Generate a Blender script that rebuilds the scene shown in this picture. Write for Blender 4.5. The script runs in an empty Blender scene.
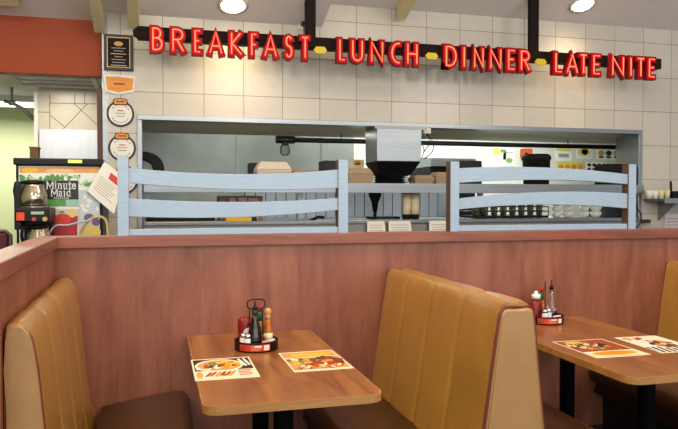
import bpy, math, random
from mathutils import Vector
random.seed(7)
R = math.radians
C = bpy.context.scene.collection

# ------------------------------------------------------------------ camera frame (used to measure places)
F = 680.0; CX, CY = 339.0, 214.5; CAMZ = 1.43
PITCH = math.atan((CY - 199) / F); YAW = math.atan(182 / (F / math.cos(PITCH)))
def ray(u, v):
    a = (u - CX) / F; b = (CY - v) / F
    y = math.cos(PITCH) + b * math.sin(PITCH); z = -math.sin(PITCH) + b * math.cos(PITCH)
    return Vector((a * math.cos(YAW) + y * math.sin(YAW), -a * math.sin(YAW) + y * math.cos(YAW), z))
def at(u, v, Y):
    r = ray(u, v); t = Y / r.y
    return Vector((r.x * t, Y, CAMZ + r.z * t))
def rect(u0, v0, u1, v1, Y):
    """metric rectangle x0,x1,z0,z1 of something seen at depth Y"""
    um, vm = (u0 + u1) / 2, (v0 + v1) / 2
    return at(u0, vm, Y).x, at(u1, vm, Y).x, at(um, v1, Y).z, at(um, v0, Y).z

cam = bpy.data.cameras.new('camera'); co = bpy.data.objects.new('camera', cam); C.objects.link(co)
co.location = (0, 0, CAMZ); co.rotation_euler = (math.pi / 2 - PITCH, 0, -YAW)
cam.sensor_width = 36; cam.lens = F / 678 * 36; cam.clip_start = .05
bpy.context.scene.camera = co

# ------------------------------------------------------------------ materials
def lin(h):
    if isinstance(h, str):
        h = [int(h[i:i + 2], 16) / 255 for i in (0, 2, 4)]
    return tuple((c / 12.92 if c <= .04045 else ((c + .055) / 1.055) ** 2.4) for c in h) + (1,)
MC = {}
def mat(name, col, rough=.5, metal=0, emit=0, coat=0, trans=0, ior=1.45, var=0, vscale=(6, 6, 6), bump=0, bscale=60, alpha=1, spec=.5):
    if name in MC: return MC[name]
    m = bpy.data.materials.new(name); m.use_nodes = True; MC[name] = m
    nt = m.node_tree; b = nt.nodes['Principled BSDF']
    b.inputs['Base Color'].default_value = lin(col); b.inputs['Roughness'].default_value = rough
    b.inputs['Metallic'].default_value = metal; b.inputs['Coat Weight'].default_value = coat
    b.inputs['Coat Roughness'].default_value = .15
    b.inputs['Transmission Weight'].default_value = trans; b.inputs['IOR'].default_value = ior
    b.inputs['Specular IOR Level'].default_value = spec
    if emit:
        b.inputs['Emission Color'].default_value = lin(col); b.inputs['Emission Strength'].default_value = emit
    if var or bump:
        tc = nt.nodes.new('ShaderNodeTexCoord')
    if var:
        mp = nt.nodes.new('ShaderNodeMapping'); mp.inputs['Scale'].default_value = vscale
        nz = nt.nodes.new('ShaderNodeTexNoise'); nz.inputs['Scale'].default_value = 1; nz.inputs['Detail'].default_value = 5
        cr = nt.nodes.new('ShaderNodeValToRGB'); L = lin(col)
        cr.color_ramp.elements[0].position = .3; cr.color_ramp.elements[1].position = .7
        cr.color_ramp.elements[0].color = tuple(c * (1 - var) for c in L[:3]) + (1,)
        cr.color_ramp.elements[1].color = tuple(min(1, c * (1 + var)) for c in L[:3]) + (1,)
        nt.links.new(tc.outputs['Object'], mp.inputs[0]); nt.links.new(mp.outputs[0], nz.inputs['Vector'])
        nt.links.new(nz.outputs['Fac'], cr.inputs[0]); nt.links.new(cr.outputs[0], b.inputs['Base Color'])
    if bump:
        n2 = nt.nodes.new('ShaderNodeTexNoise'); n2.inputs['Scale'].default_value = bscale
        bp = nt.nodes.new('ShaderNodeBump'); bp.inputs['Strength'].default_value = bump; bp.inputs['Distance'].default_value = .01
        nt.links.new(tc.outputs['Object'], n2.inputs['Vector']); nt.links.new(n2.outputs['Fac'], bp.inputs['Height'])
        nt.links.new(bp.outputs[0], b.inputs['Normal'])
    return m
def wood(name, c0, c1, c2, scale, axis_long, rough=.35, coat=.2, dist=3.0, stretch=.13):
    """wood laminate: a noise stretched along the grain warps a band pattern"""
    m = bpy.data.materials.new(name); m.use_nodes = True; MC[name] = m
    nt = m.node_tree; b = nt.nodes['Principled BSDF']; N = nt.nodes.new; Lk = nt.links.new
    b.inputs['Roughness'].default_value = rough; b.inputs['Coat Weight'].default_value = coat; b.inputs['Coat Roughness'].default_value = .25
    tc = N('ShaderNodeTexCoord'); mp = N('ShaderNodeMapping')
    s = [scale] * 3; s[axis_long] = scale * stretch; mp.inputs['Scale'].default_value = s
    n1 = N('ShaderNodeTexNoise'); n1.inputs['Scale'].default_value = 1; n1.inputs['Detail'].default_value = 6; n1.inputs['Distortion'].default_value = dist * .3
    n2 = N('ShaderNodeTexNoise'); n2.inputs['Scale'].default_value = 9; n2.inputs['Detail'].default_value = 3
    n3 = N('ShaderNodeTexNoise'); n3.inputs['Scale'].default_value = 1.6; n3.inputs['Detail'].default_value = 2
    mx = N('ShaderNodeMath'); mx.operation = 'MULTIPLY_ADD'; mx.inputs[1].default_value = .25
    cr = N('ShaderNodeValToRGB'); e = cr.color_ramp.elements
    e[0].position = .38; e[0].color = lin(c0); e[1].position = .82; e[1].color = lin(c2)
    k = e.new(.58); k.color = lin(c1)
    Lk(tc.outputs['Object'], mp.inputs[0]); Lk(mp.outputs[0], n1.inputs['Vector']); Lk(mp.outputs[0], n2.inputs['Vector'])
    Lk(n2.outputs['Fac'], mx.inputs[0]); Lk(n1.outputs['Fac'], mx.inputs[2]); Lk(mx.outputs[0], cr.inputs[0])
    Lk(cr.outputs[0], b.inputs['Base Color'])
    return m
def tilemat(name, tx, tz, ox, oz, col, grout, var=.06, rough=.28, mortar=.0028):
    m = bpy.data.materials.new(name); m.use_nodes = True; MC[name] = m
    nt = m.node_tree; b = nt.nodes['Principled BSDF']; N = nt.nodes.new; Lk = nt.links.new
    b.inputs['Roughness'].default_value = rough
    g = N('ShaderNodeNewGeometry'); sp = N('ShaderNodeSeparateXYZ'); cb = N('ShaderNodeCombineXYZ')
    Lk(g.outputs['Position'], sp.inputs[0])
    for src, dst, o in (('X', 'X', ox), ('Z', 'Y', oz)):
        a = N('ShaderNodeMath'); a.operation = 'SUBTRACT'; a.inputs[1].default_value = o - 30 * (tx if src == 'X' else tz)
        Lk(sp.outputs[src], a.inputs[0]); Lk(a.outputs[0], cb.inputs[dst])
    br = N('ShaderNodeTexBrick'); br.offset = 0; br.squash = 1
    br.inputs['Scale'].default_value = 1; br.inputs['Brick Width'].default_value = tx; br.inputs['Row Height'].default_value = tz
    br.inputs['Mortar Size'].default_value = mortar; br.inputs['Mortar Smooth'].default_value = .2; br.inputs['Bias'].default_value = 0
    L = lin(col)
    br.inputs['Color1'].default_value = tuple(c * (1 - var) for c in L[:3]) + (1,)
    br.inputs['Color2'].default_value = tuple(min(1, c * (1 + var)) for c in L[:3]) + (1,)
    br.inputs['Mortar'].default_value = lin(grout)
    Lk(cb.outputs[0], br.inputs['Vector'])
    nz = N('ShaderNodeTexNoise'); nz.inputs['Scale'].default_value = 14; nz.inputs['Detail'].default_value = 6
    mx = N('ShaderNodeMix'); mx.data_type = 'RGBA'; mx.blend_type = 'MULTIPLY'; mx.inputs[0].default_value = .18
    Lk(g.outputs['Position'], nz.inputs['Vector']); Lk(br.outputs['Color'], mx.inputs[6]); Lk(nz.outputs['Color'], mx.inputs[7])
    Lk(mx.outputs[2], b.inputs['Base Color'])
    bp = N('ShaderNodeBump'); bp.inputs['Strength'].default_value = .35; bp.inputs['Distance'].default_value = .004; bp.invert = True
    Lk(br.outputs['Fac'], bp.inputs['Height']); Lk(bp.outputs[0], b.inputs['Normal'])
    return m

M_cherry = wood('cherry_laminate', '703d27', '864c34', '985e44', 9, 2, .42, .12, 2.5, .16)
M_cap = wood('cherry_cap', '6c3822', '83472f', '94563c', 11, 0, .38, .15)
M_capY = wood('cherry_cap_long', '6c3822', '83472f', '94563c', 11, 1, .35, .2)
M_table = wood('table_laminate', '623714', '8a5425', 'a36c33', 11, 1, .3, .3)
M_edge = wood('table_edge', '8f6132', 'a8773f', 'b98a52', 14, 0, .35, .2)
M_vinyl = mat('gold_vinyl', 'a97a34', .28, coat=.5, var=.13, vscale=(5, 5, 3), bump=.08, bscale=220)
M_vinyl2 = mat('tan_vinyl', 'a67d4c', .38, coat=.25, var=.08, vscale=(9, 9, 7), bump=.08, bscale=220)
M_piping = mat('maroon_piping', '6a2a1e', .4)
M_seat = mat('brown_vinyl', '482c18', .42, coat=.12, var=.12, vscale=(4, 4, 4), bump=.05, bscale=200)
M_kick = mat('dark_kick', '1c1512', .6)
M_black = mat('black_plastic', '0f0f0f', .42, spec=.35)
M_blackmetal = mat('black_metal', '15171a', .35, metal=.3)
M_soft_black = mat('soft_black', '111111', .6, spec=.25)
M_steel = mat('stainless', '94989a', .34, metal=.9, var=.10, vscale=(1, 1, 30), bump=.03, bscale=30)
M_steel2 = mat('stainless_dull', '939690', .42, metal=.75, var=.12, vscale=(3, 3, 3))
M_darksteel = mat('dark_steel', '3c3e40', .45, metal=.6)
M_rail = mat('pale_rail_paint', '9aafc2', .42, metal=.1, var=.05, vscale=(20, 20, 90), bump=.05, bscale=120)
M_tile = tilemat('cream_tile', .303, .3115, .048, 2.2297, 'cfc7b8', '8f7d66')
M_plain_tile = mat('alcove_tile', 'b5ab97', .3, var=.06, vscale=(4, 4, 4))
M_grout = mat('grout', '6d6152', .8)
M_ceil = mat('ceiling_paint', 'e4dad5', .8, var=.03, vscale=(2, 2, 2))
M_beam = mat('beam_paint', 'dccb9c', .7, var=.05, vscale=(3, 3, 3))
M_orange = mat('orange_paint', '9c3b0c', .6, var=.05, vscale=(3, 3, 3))
M_green = mat('lime_paint', 'c6cd9c', .7)
M_white = mat('white_paint', 'dcd9d0', .6)
M_floor = tilemat('floor_tile', .3, .3, 0, 0, '54463c', '2f2823')
M_brownstrip = mat('brown_strip', '5a3426', .5)
M_raceway = mat('dark_raceway', '1d130e', .7, spec=.15)#)
M_can = mat('letter_can', '7d0b10', .5, spec=.2)
M_face = mat('letter_face', 'b40a15', .6, emit=.22, spec=.15)
def neon_mat():
    m = bpy.data.materials.new('neon'); m.use_nodes = True
    b = m.node_tree.nodes['Principled BSDF']
    b.inputs['Base Color'].default_value = lin('ff4a2a'); b.inputs['Emission Color'].default_value = (1.0, .20, .09, 1); b.inputs['Emission Strength'].default_value = 1.9
    return m
M_neon = neon_mat()
M_yellow = mat('badge_yellow', 'd9bd12', .45)
M_paper = mat('paper', 'e6e3dc', .7)
M_cream = mat('cream_paper', 'e3d8bd', .6)
M_kraft = mat('kraft_board', 'a68d70', .75, var=.06, vscale=(9, 9, 9))
M_palebox = mat('pale_board', 'cbbfae', .75)
M_china = mat('white_china', 'e3e1d8', .25)
M_lamp = mat('lamp_glow', 'fff1d6', .5, emit=14)
M_tube = mat('lamp_tube', 'f6fbff', .5, emit=3)
def glass(name, col, rough=.02):
    return mat(name, col, rough, trans=.95, ior=1.45)
M_glass = glass('clear_glass', 'f2f5f3')

# ------------------------------------------------------------------ mesh builder
class MB:
    def __init__(s): s.v = []; s.f = []; s.m = []; s.sm = []; s.mats = []
    def mi(s, m):
        if m not in s.mats: s.mats.append(m)
        return s.mats.index(m)
    def face(s, idx, m, smooth=False): s.f.append(idx); s.m.append(s.mi(m)); s.sm.append(smooth)
    def add(s, pts): n = len(s.v); s.v += [tuple(p) for p in pts]; return n
    def box(s, x0, x1, y0, y1, z0, z1, m):
        x0, x1 = sorted((x0, x1)); y0, y1 = sorted((y0, y1)); z0, z1 = sorted((z0, z1))
        n = s.add([(x0, y0, z0), (x1, y0, z0), (x1, y1, z0), (x0, y1, z0), (x0, y0, z1), (x1, y0, z1), (x1, y1, z1), (x0, y1, z1)])
        for q in ((0, 3, 2, 1), (4, 5, 6, 7), (0, 1, 5, 4), (1, 2, 6, 5), (2, 3, 7, 6), (3, 0, 4, 7)):
            s.face([n + i for i in q], m)
        return s
    def hexa(s, lo, hi, m):
        """lo / hi: four corners each, same winding (counter-clockwise from above)"""
        n = s.add(list(lo) + list(hi))
        for q in ((0, 3, 2, 1), (4, 5, 6, 7), (0, 1, 5, 4), (1, 2, 6, 5), (2, 3, 7, 6), (3, 0, 4, 7)):
            s.face([n + i for i in q], m)
        return s
    def prism_y(s, poly, y0, y1, m):
        """poly in (x,z), counter-clockwise seen from -Y; y0 nearer"""
        k = len(poly); n = s.add([(x, y0, z) for x, z in poly] + [(x, y1, z) for x, z in poly])
        s.face([n + i for i in range(k)], m); s.face([n + k + i for i in reversed(range(k))], m)
        for i in range(k):
            j = (i + 1) % k; s.face([n + j, n + i, n + k + i, n + k + j], m)
        return s
    def prism_z(s, poly, z0, z1, m, side=None):
        k = len(poly); n = s.add([(x, y, z0) for x, y in poly] + [(x, y, z1) for x, y in poly])
        s.face([n + i for i in reversed(range(k))], m); s.face([n + k + i for i in range(k)], m)
        for i in range(k):
            j = (i + 1) % k; s.face([n + i, n + j, n + k + j, n + k + i], side or m)
        return s
    def prism_x(s, poly, x0, x1, m):
        """poly in (y,z)"""
        k = len(poly); n = s.add([(x0, y, z) for y, z in poly] + [(x1, y, z) for y, z in poly])
        s.face([n + i for i in reversed(range(k))], m); s.face([n + k + i for i in range(k)], m)
        for i in range(k):
            j = (i + 1) % k; s.face([n + i, n + j, n + k + j, n + k + i], m)
        return s
    def lathe(s, prof, c, m, seg=24, smooth=True, axis='z', sx=1, sy=1):
        """prof: (r, h[, mat]) from bottom to top"""
        rows = []
        for p in prof:
            r, h = p[0], p[1]; row = []
            for i in range(seg):
                a = 2 * math.pi * i / seg; x, y = r * math.cos(a) * sx, r * math.sin(a) * sy
                q = (c[0] + x, c[1] + y, c[2] + h) if axis == 'z' else ((c[0] + x, c[1] - h, c[2] + y) if axis == 'y' else (c[0] + h, c[1] + x, c[2] + y))
                row.append(q)
            rows.append(s.add(row))
        for k in range(len(rows) - 1):
            mm = prof[k][2] if len(prof[k]) > 2 else m
            for i in range(seg):
                j = (i + 1) % seg
                s.face([rows[k] + i, rows[k] + j, rows[k + 1] + j, rows[k + 1] + i], mm, smooth)
        s.face([rows[0] + i for i in reversed(range(seg))], prof[0][2] if len(prof[0]) > 2 else m)
        s.face([rows[-1] + i for i in range(seg)], prof[-2][2] if len(prof[-2]) > 2 else m)
        return s
    def tube(s, pts, r, m, seg=8, closed=False):
        pts = [Vector(p) for p in pts]; k = len(pts); rows = []
        up = None
        for i in range(k):
            a = pts[(i - 1) % k] if (closed or i > 0) else pts[i]; b = pts[(i + 1) % k] if (closed or i < k - 1) else pts[i]
            t = (b - a)
            t = t.normalized() if t.length > 1e-9 else Vector((0, 0, 1))
            if up is None:
                up = Vector((0, 0, 1)) if abs(t.z) < .9 else Vector((0, 1, 0))
            n = (up - t * up.dot(t))
            n = n.normalized() if n.length > 1e-6 else t.orthogonal().normalized()
            up = n; bn = t.cross(n)
            rows.append(s.add([pts[i] + (n * math.cos(2 * math.pi * j / seg) + bn * math.sin(2 * math.pi * j / seg)) * r for j in range(seg)]))
        rng = range(k) if closed else range(k - 1)
        for i in rng:
            a, b = rows[i], rows[(i + 1) % k]
            for j in range(seg):
                q = (j + 1) % seg; s.face([a + j, a + q, b + q, b + j], m, True)
        if not closed:
            s.face([rows[0] + j for j in reversed(range(seg))], m); s.face([rows[-1] + j for j in range(seg)], m)
        return s
    def ribbon(s, pts, w, y0, y1, m, closed=False):
        """flat bar following a centre line in (x,z), thick from y0 (front) to y1 (back)"""
        P = [Vector(p) for p in pts]; k = len(P); Ls = []; Rs = []
        for i in range(k):
            d1 = (P[i] - P[i - 1]).normalized() if (closed or i > 0) else None
            d2 = (P[(i + 1) % k] - P[i]).normalized() if (closed or i < k - 1) else None
            d1 = d1 or d2; d2 = d2 or d1
            n1 = Vector((-d1.y, d1.x)); n2 = Vector((-d2.y, d2.x)); n = n1 + n2
            n = n.normalized() if n.length > 1e-6 else n1
            sc = min(1.6, 1 / max(.3, n.dot(n1)))
            e = Vector((0, 0))
            if not closed and i == 0: e = -d1 * w * .5
            if not closed and i == k - 1: e = d2 * w * .5
            Ls.append(P[i] + n * w / 2 * sc + e); Rs.append(P[i] - n * w / 2 * sc + e)
        n0 = s.add([(p.x, y0, p.y) for p in Ls] + [(p.x, y0, p.y) for p in Rs] + [(p.x, y1, p.y) for p in Ls] + [(p.x, y1, p.y) for p in Rs])
        rng = range(k) if closed else range(k - 1)
        for i in rng:
            j = (i + 1) % k
            s.face([n0 + i, n0 + k + i, n0 + k + j, n0 + j], m)
            s.face([n0 + 2 * k + j, n0 + 3 * k + j, n0 + 3 * k + i, n0 + 2 * k + i], m)
            s.face([n0 + j, n0 + 2 * k + j, n0 + 2 * k + i, n0 + i], m)
            s.face([n0 + k + i, n0 + 3 * k + i, n0 + 3 * k + j, n0 + k + j], m)
        if not closed:
            s.face([n0, n0 + 2 * k, n0 + 3 * k, n0 + k], m)
            e = k - 1; s.face([n0 + k + e, n0 + 3 * k + e, n0 + 2 * k + e, n0 + e], m)
        return s
    def build(s, name, parent=None, bevel=0, seg=2, world=True, shade=False):
        me = bpy.data.meshes.new(name)
        off = Vector(parent['_o']) if (parent is not None and world) else Vector((0, 0, 0))
        me.from_pydata([tuple(Vector(p) - off) for p in s.v], [], s.f)
        for m in s.mats: me.materials.append(m)
        for i, p in enumerate(me.polygons): p.material_index = s.m[i]; p.use_smooth = s.sm[i] or shade
        me.validate(); me.update()
        o = bpy.data.objects.new(name, me); C.objects.link(o)
        if parent is not None: o.parent = parent
        if bevel:
            b = o.modifiers.new('bevel', 'BEVEL'); b.width = bevel; b.segments = seg; b.limit_method = 'ANGLE'; b.angle_limit = R(40)
        return o
def tag(o, label, cat, group=None):
    o['label'] = label; o['category'] = cat
    if group: o['group'] = group
    return o
def thing(name, label, cat, loc, group=None):
    o = bpy.data.objects.new(name, None); C.objects.link(o); o.location = loc; o.empty_display_size = .05
    o['_o'] = tuple(loc)
    return tag(o, label, cat, group)
def single(mb, name, label, cat, loc=None, group=None, bevel=0, seg=2):
    """a thing that is one mesh: origin put at its base"""
    if loc is None:
        xs = [p[0] for p in mb.v]; ys = [p[1] for p in mb.v]; zs = [p[2] for p in mb.v]
        loc = ((min(xs) + max(xs)) / 2, (min(ys) + max(ys)) / 2, min(zs))
    mb.v = [(p[0] - loc[0], p[1] - loc[1], p[2] - loc[2]) for p in mb.v]
    o = mb.build(name, None, bevel, seg); o.location = loc
    return tag(o, label, cat, group)
def struct(mb, name, bevel=0, parent=None):
    o = mb.build(name, parent, bevel)
    o['kind'] = 'structure'
    return o
def copy_tree(o, loc=None, label=None, group=None, parent=None):
    c = o.copy(); C.objects.link(c)
    if parent is not None: c.parent = parent
    if loc is not None: c.location = loc
    if label: c['label'] = label
    if group: c['group'] = group
    for ch in list(o.children): copy_tree(ch, parent=c)
    return c
def ell(cx, cz, rx, rz, n=28, rot=0):
    out = []
    for i in range(n):
        a = 2 * math.pi * i / n; x, z = rx * math.cos(a), rz * math.sin(a)
        out.append((cx + x * math.cos(rot) - z * math.sin(rot), cz + x * math.sin(rot) + z * math.cos(rot)))
    return out
def rrect(x0, x1, y0, y1, r, corners=(1, 1, 1, 1), n=6):
    out = []
    for (cx, cy, a0, on) in ((x0 + r, y0 + r, 180, corners[0]), (x1 - r, y0 + r, 270, corners[1]), (x1 - r, y1 - r, 0, corners[2]), (x0 + r, y1 - r, 90, corners[3])):
        if on:
            for i in range(n + 1):
                a = R(a0 + 90 * i / n); out.append((cx + r * math.cos(a), cy + r * math.sin(a)))
        else:
            out.append((cx + (r if a0 in (270, 0) else -r), cy + (r if a0 in (0, 90) else -r)))
    return out
def quadp(*p): return list(p)

# ================================================================== THE SETTING
W = 5.3                                   # face of the tiled wall
OX0, OX1 = at(138, 150, W).x, at(640, 160, W).x     # kitchen opening
OZ = 2.055
SL = math.tan(R(19.6))                    # the ceiling rises towards the booths
def ceil_z(Y, right): return (2.985 if right else 2.80) + (W - Y) * SL

struct(MB().box(-4, 7.5, -2.5, 9.2, -.1, 0, M_floor), 'floor')
w = MB()
WX0 = at(103.5, 60, W).x
w.box(WX0, OX0, W, W + .12, 0, 3.3, M_tile); w.box(OX1, 7.5, W, W + .12, 0, 3.3, M_tile)
w.box(OX0, OX1, W, W + .12, OZ, 3.3, M_tile); w.box(OX0, OX1, W, W + .12, 0, 1.15, M_tile)
struct(w, 'wall_back')
# steel frame round the opening
t = MB(); fw = .035
t.box(OX0 - .005, OX1 + .005, W - .02, W + .13, OZ - fw, OZ + .003, M_steel)
t.box(OX0 - .005, OX0 + fw - .005, W - .02, W + .13, 1.15, OZ - fw, M_steel)
t.box(OX1 - fw + .005, OX1 + .005, W - .02, W + .13, 1.15, OZ - fw, M_steel)
struct(t, 'trim_1', .003)
struct(MB().box(WX0 - .012, WX0 + .03, W - .0007, W + .14, 0, 2.79, M_steel), 'trim_2', .003)
struct(MB().box(WX0 - .05, WX0 - .0125, W + .02, W + .12, 0, at(102, 88, W).z, M_brownstrip), 'trim_3', .004)
# sloped ceilings (lower one on the left, higher one on the right)
CS = at(322, 25, W).x
def slab(x0, x1, right, Y0=-2.5, Y1=None, th=.12):
    Y1 = Y1 or (W + .14)
    a, b = ceil_z(Y0, right), ceil_z(Y1, right)
    return MB().hexa([(x0, Y0, a), (x1, Y0, a), (x1, Y1, b), (x0, Y1, b)], [(x0, Y0, a + th), (x1, Y0, a + th), (x1, Y1, b + th), (x0, Y1, b + th)], M_ceil)
struct(slab(-4, CS, False, th=.185), 'ceiling'); struct(slab(CS, 7.5, True), 'ceiling_right')
# rafters
def rafter(n, x, wd, right, drop, Yend):
    a, b = ceil_z(-2.4, right), ceil_z(Yend, right)
    lo = [(x - wd / 2, -2.4, a - drop), (x + wd / 2, -2.4, a - drop), (x + wd / 2, Yend, b - drop), (x - wd / 2, Yend, b - drop)]
    struct(MB().hexa(lo, [(p[0], p[1], p[2] + drop + .002) for p in lo], M_beam), 'trim_%d' % n, .004)
rafter(4, at(134, 26, W - .1).x, .075, False, .15, W - .08)
rafter(5, at(99.5, 30, W).x, .07, False, .165, W - .02)
rafter(6, at(402, 19, W - .1).x, .07, True, .135, W - .08)
rafter(7, at(8, 20, W).x - .12, .42, False, .065, W - .1)

# left: orange soffit and the alcove behind it
OY = 5.41
oz0 = at(50, 74, OY).z
struct(MB().box(-4, WX0 - .013, OY, OY + .12, oz0, 3.0, M_orange), 'wall_left_upper')
AY = 6.35
az = at(70, 94, AY).z
AX0 = at(38, 120, AY).x
a = MB(); a.box(AX0, WX0 + .1, AY, AY + .1, 0, az + .1, M_plain_tile)
def grout(p, q, wd=.006, Y=AY):
    A, B = at(p[0], p[1], Y), at(q[0], q[1], Y)
    a.ribbon([(A.x, A.z), (B.x, B.z)], wd, Y - .0012, Y + .001, M_grout)
for p, q in (((49.8, 94), (49.8, 158)), ((50, 103), (100.5, 104)), ((74.8, 94), (74.8, 103)), ((84.6, 94), (84.6, 103)), ((38, 112), (50, 112.3)),
             ((50, 115), (65, 127.4)), ((65, 127.4), (87, 104)), ((74.7, 104), (100.5, 128)), ((50, 142), (65, 127.4))):
    grout(p, q)
struct(a, 'wall_alcove')
struct(MB().box(AX0 - .03, AX0 - .001, AY - .01, AY + .11, 0, az, M_white), 'trim_8')
GY = 7.9
struct(MB().box(-4, -.4, GY, GY + .1, 0, 2.7, M_green), 'wall_left')
struct(MB().box(-4.1, -4, -2.5, 9.2, 0, 3.9, M_green), 'wall_left_side')
c = MB(); c.box(-4, WX0 + .1, OY + .12, GY, oz0 + .07, oz0 + .12, M_white)
struct(c, 'ceiling_alcove')
# return grille in the alcove ceiling
g0, g1 = at(15, 85, 5.95).x, at(92, 85, 5.95).x
gt = thing('ceiling_vent', 'pale metal vent panel in the alcove ceiling below the orange wall', 'vent', ((g0 + g1) / 2, 5.95, oz0 + .055))
MB().box(g0, g1, 5.62, 6.28, oz0 + .055, oz0 + .0695, M_steel2).build('panel', gt)
fr = MB()
for (x0, x1, y0, y1) in ((g0 - .04, g0, 5.56, 6.33), (g1, g1 + .04, 5.56, 6.33), (g0, g1, 5.56, 5.62), (g0, g1, 6.28, 6.33)):
    fr.box(x0, x1, y0, y1, oz0 + .04, oz0 + .0695, M_white)
fr.build('frame', gt, .004)
for y in (5.82, 6.05):
    MB().box(g0, g1, y, y + .03, oz0 + .042, oz0 + .055, M_white).build('slat', gt)

# ================================================================== KITCHEN SHELL
KB = 7.9
struct(MB().box(OX0 - 1.0, 2.3, KB, KB + .1, 0, 2.75, M_steel2), 'wall_kitchen')
struct(MB().box(2.3, 6.6, KB, KB + .1, 0, 2.75, mat('kitchen_cream', 'd9dacd', .5)), 'wall_kitchen_right_half')
struct(MB().box(OX0 - .1, OX0 - .005, W + .13, KB, 0, 2.7, M_steel2), 'wall_kitchen_left')
struct(MB().box(6.6, 6.7, W + .13, KB, 0, 2.7, M_steel2), 'wall_kitchen_right')
struct(MB().box(OX1 - .0, OX1 + .1, W + .131, W + .34, 0, OZ - .031, M_steel2), 'trim_10')
M_soff = mat('soffit_panel', 'c2b79c', .5, metal=.05)
struct(MB().box(OX0 - .004, 6.59, W + .131, W + 1.04, OZ - .03, OZ + .1, M_soff), 'ceiling_pass')
struct(MB().box(OX0 - .1, 6.6, W + 1.041, KB, 2.6, 2.7, M_white), 'ceiling_kitchen')
s_ = MB()
for u in (237, 322):
    p = at(u, 155, KB).x; s_.box(p - .012, p + .012, KB - .012, KB, 0, 2.6, M_steel)
struct(s_, 'trim_9')

# ================================================================== BOOTHS
PY = 3.45
part = thing('partition', 'long cherry wood laminate half wall behind both booth tables, with capped top', 'partition', (1.2, PY, 0))
MB().box(-.545, 5.2, PY, PY + .1, 0, 1.195, M_cherry).build('panel', part)
MB().box(-.56, 5.2, PY - .025, PY + .125, 1.195, 1.25, M_cap).build('cap', part, .004)
M_skirt = mat('skirt', '2b211c', .6)
MB().box(-.44, 5.2, PY - .012, PY - .0005, 0, .1, M_skirt).build('skirting', part)
XF, XN, YN = -.465, -.44, 2.10            # the short return runs slightly askew
def side(y, off): return XF + (XN - XF) * (PY - y) / (PY - YN) + off
def skew(y0, y1, o0, o1, z0, z1, m):
    lo = [(side(y0, o0), y0, z0), (side(y0, o1), y0, z0), (side(y1, o1), y1, z0), (side(y1, o0), y1, z0)]
    return MB().hexa(lo, [(p[0], p[1], z1) for p in lo], m)
ret = thing('partition', 'short cherry wood laminate return wall at the left edge, with capped top', 'partition', (-.5, 2.75, 0))
skew(YN + .02, PY - .001, -.08, 0, 0, 1.195, M_cherry).build('panel', ret)
skew(YN, PY - .026, -.095, .012, 1.195, 1.25, M_capY).build('cap', ret, .004)
skew(YN + .002, YN + .0195, -.087, .006, 0, 1.195, M_cherry).build('end_post', ret, .003)

def backrest(prof, y0, y1, nch, cap_top):
    """upholstered back: closed profile in (x,z), vertical channels along Y"""
    k = len(prof); mb = MB(); rows = []; ny = nch * 20
    cen = Vector((sum(p[0] for p in prof) / k, sum(p[1] for p in prof) / k))
    norm = []
    for i in range(k):
        a = Vector(prof[i - 1]); b = Vector(prof[(i + 1) % k]); d = (b - a).normalized(); n = Vector((d.y, -d.x))
        if n.dot(Vector(prof[i]) - cen) < 0: n = -n
        norm.append(n)
    for j in range(ny + 1):
        tt = j / ny; y = y0 + (y1 - y0) * tt; ph = (tt * nch) % 1
        dd = min(ph, 1 - ph)
        inset = -.0075 * math.exp(-(dd / .035) ** 2) + .003 * math.sin(ph * math.pi)
        if j in (0, ny): inset = -.004
        rows.append(mb.add([(prof[i][0] + norm[i].x * inset, y, prof[i][1] + norm[i].y * inset) for i in range(k)]))
    for j in range(ny):
        for i in range(k):
            q = (i + 1) % k; mb.face([rows[j] + i, rows[j] + q, rows[j + 1] + q, rows[j + 1] + i], M_vinyl, True)
    mb.face([rows[0] + i for i in range(k)], M_vinyl); mb.face([rows[-1] + i for i in reversed(range(k))], M_vinyl)
    return mb
def end_panel(prof, y, m, inset=.012):
    k = len(prof); cx = sum(p[0] for p in prof) / k; cz = sum(p[1] for p in prof) / k; mb = MB()
    rings = []
    for f, dy in ((1.0, .012), (.985, -.002), (.95, -.006), (.9, -.007)):
        rings.append(mb.add([(cx + (p[0] - cx) * f, y + dy, cz + (p[1] - cz) * (1 - (1 - f) * .35)) for p in prof]))
    for r in range(3):
        for i in range(k):
            q = (i + 1) % k; mb.face([rings[r] + q, rings[r] + i, rings[r + 1] + i, rings[r + 1] + q], m, True)
    mb.face([rings[3] + i for i in range(k)], m)
    return mb
def seat_cushion(xb, xf, y0, y1, zb=.435, zf=.475, th=.13):
    """cushion from the back line xb to the front line xf, slightly crowned, rounded front"""
    mb = MB(); sgn = 1 if xf > xb else -1; L = abs(xf - xb); pr = []
    pr.append((0, zb - th)); pr.append((L - .03, zb - th))
    for i in range(9):
        a = R(-90 + 180 * i / 8); pr.append((L - .05 + .05 * math.cos(a), zf - .058 + .058 * math.sin(a)))
    pr.append((L * .5, (zb + zf) / 2 + .008)); pr.append((0, zb))
    ys = [y0, y0 + .012, y0 + .05, (y0 + y1) / 2, y1 - .05, y1 - .012, y1]; sc = [.93, .985, 1, 1.0, 1, .985, .93]
    rows = []
    for y, s2 in zip(ys, sc):
        rows.append(mb.add([(xb + sgn * (p[0] if p[0] == 0 else p[0] * (.5 + .5 * s2)), y, zb - th / 2 + (p[1] - zb + th / 2) * s2) for p in pr]))
    k = len(pr)
    for j in range(len(ys) - 1):
        for i in range(k):
            q = (i + 1) % k; f = [rows[j] + i, rows[j] + q, rows[j + 1] + q, rows[j + 1] + i]
            mb.face(f if sgn > 0 else f[::-1], M_seat, True)
    mb.face([rows[0] + i for i in range(k)], M_seat); mb.face([rows[-1] + i for i in reversed(range(k))], M_seat)
    return mb
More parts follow.
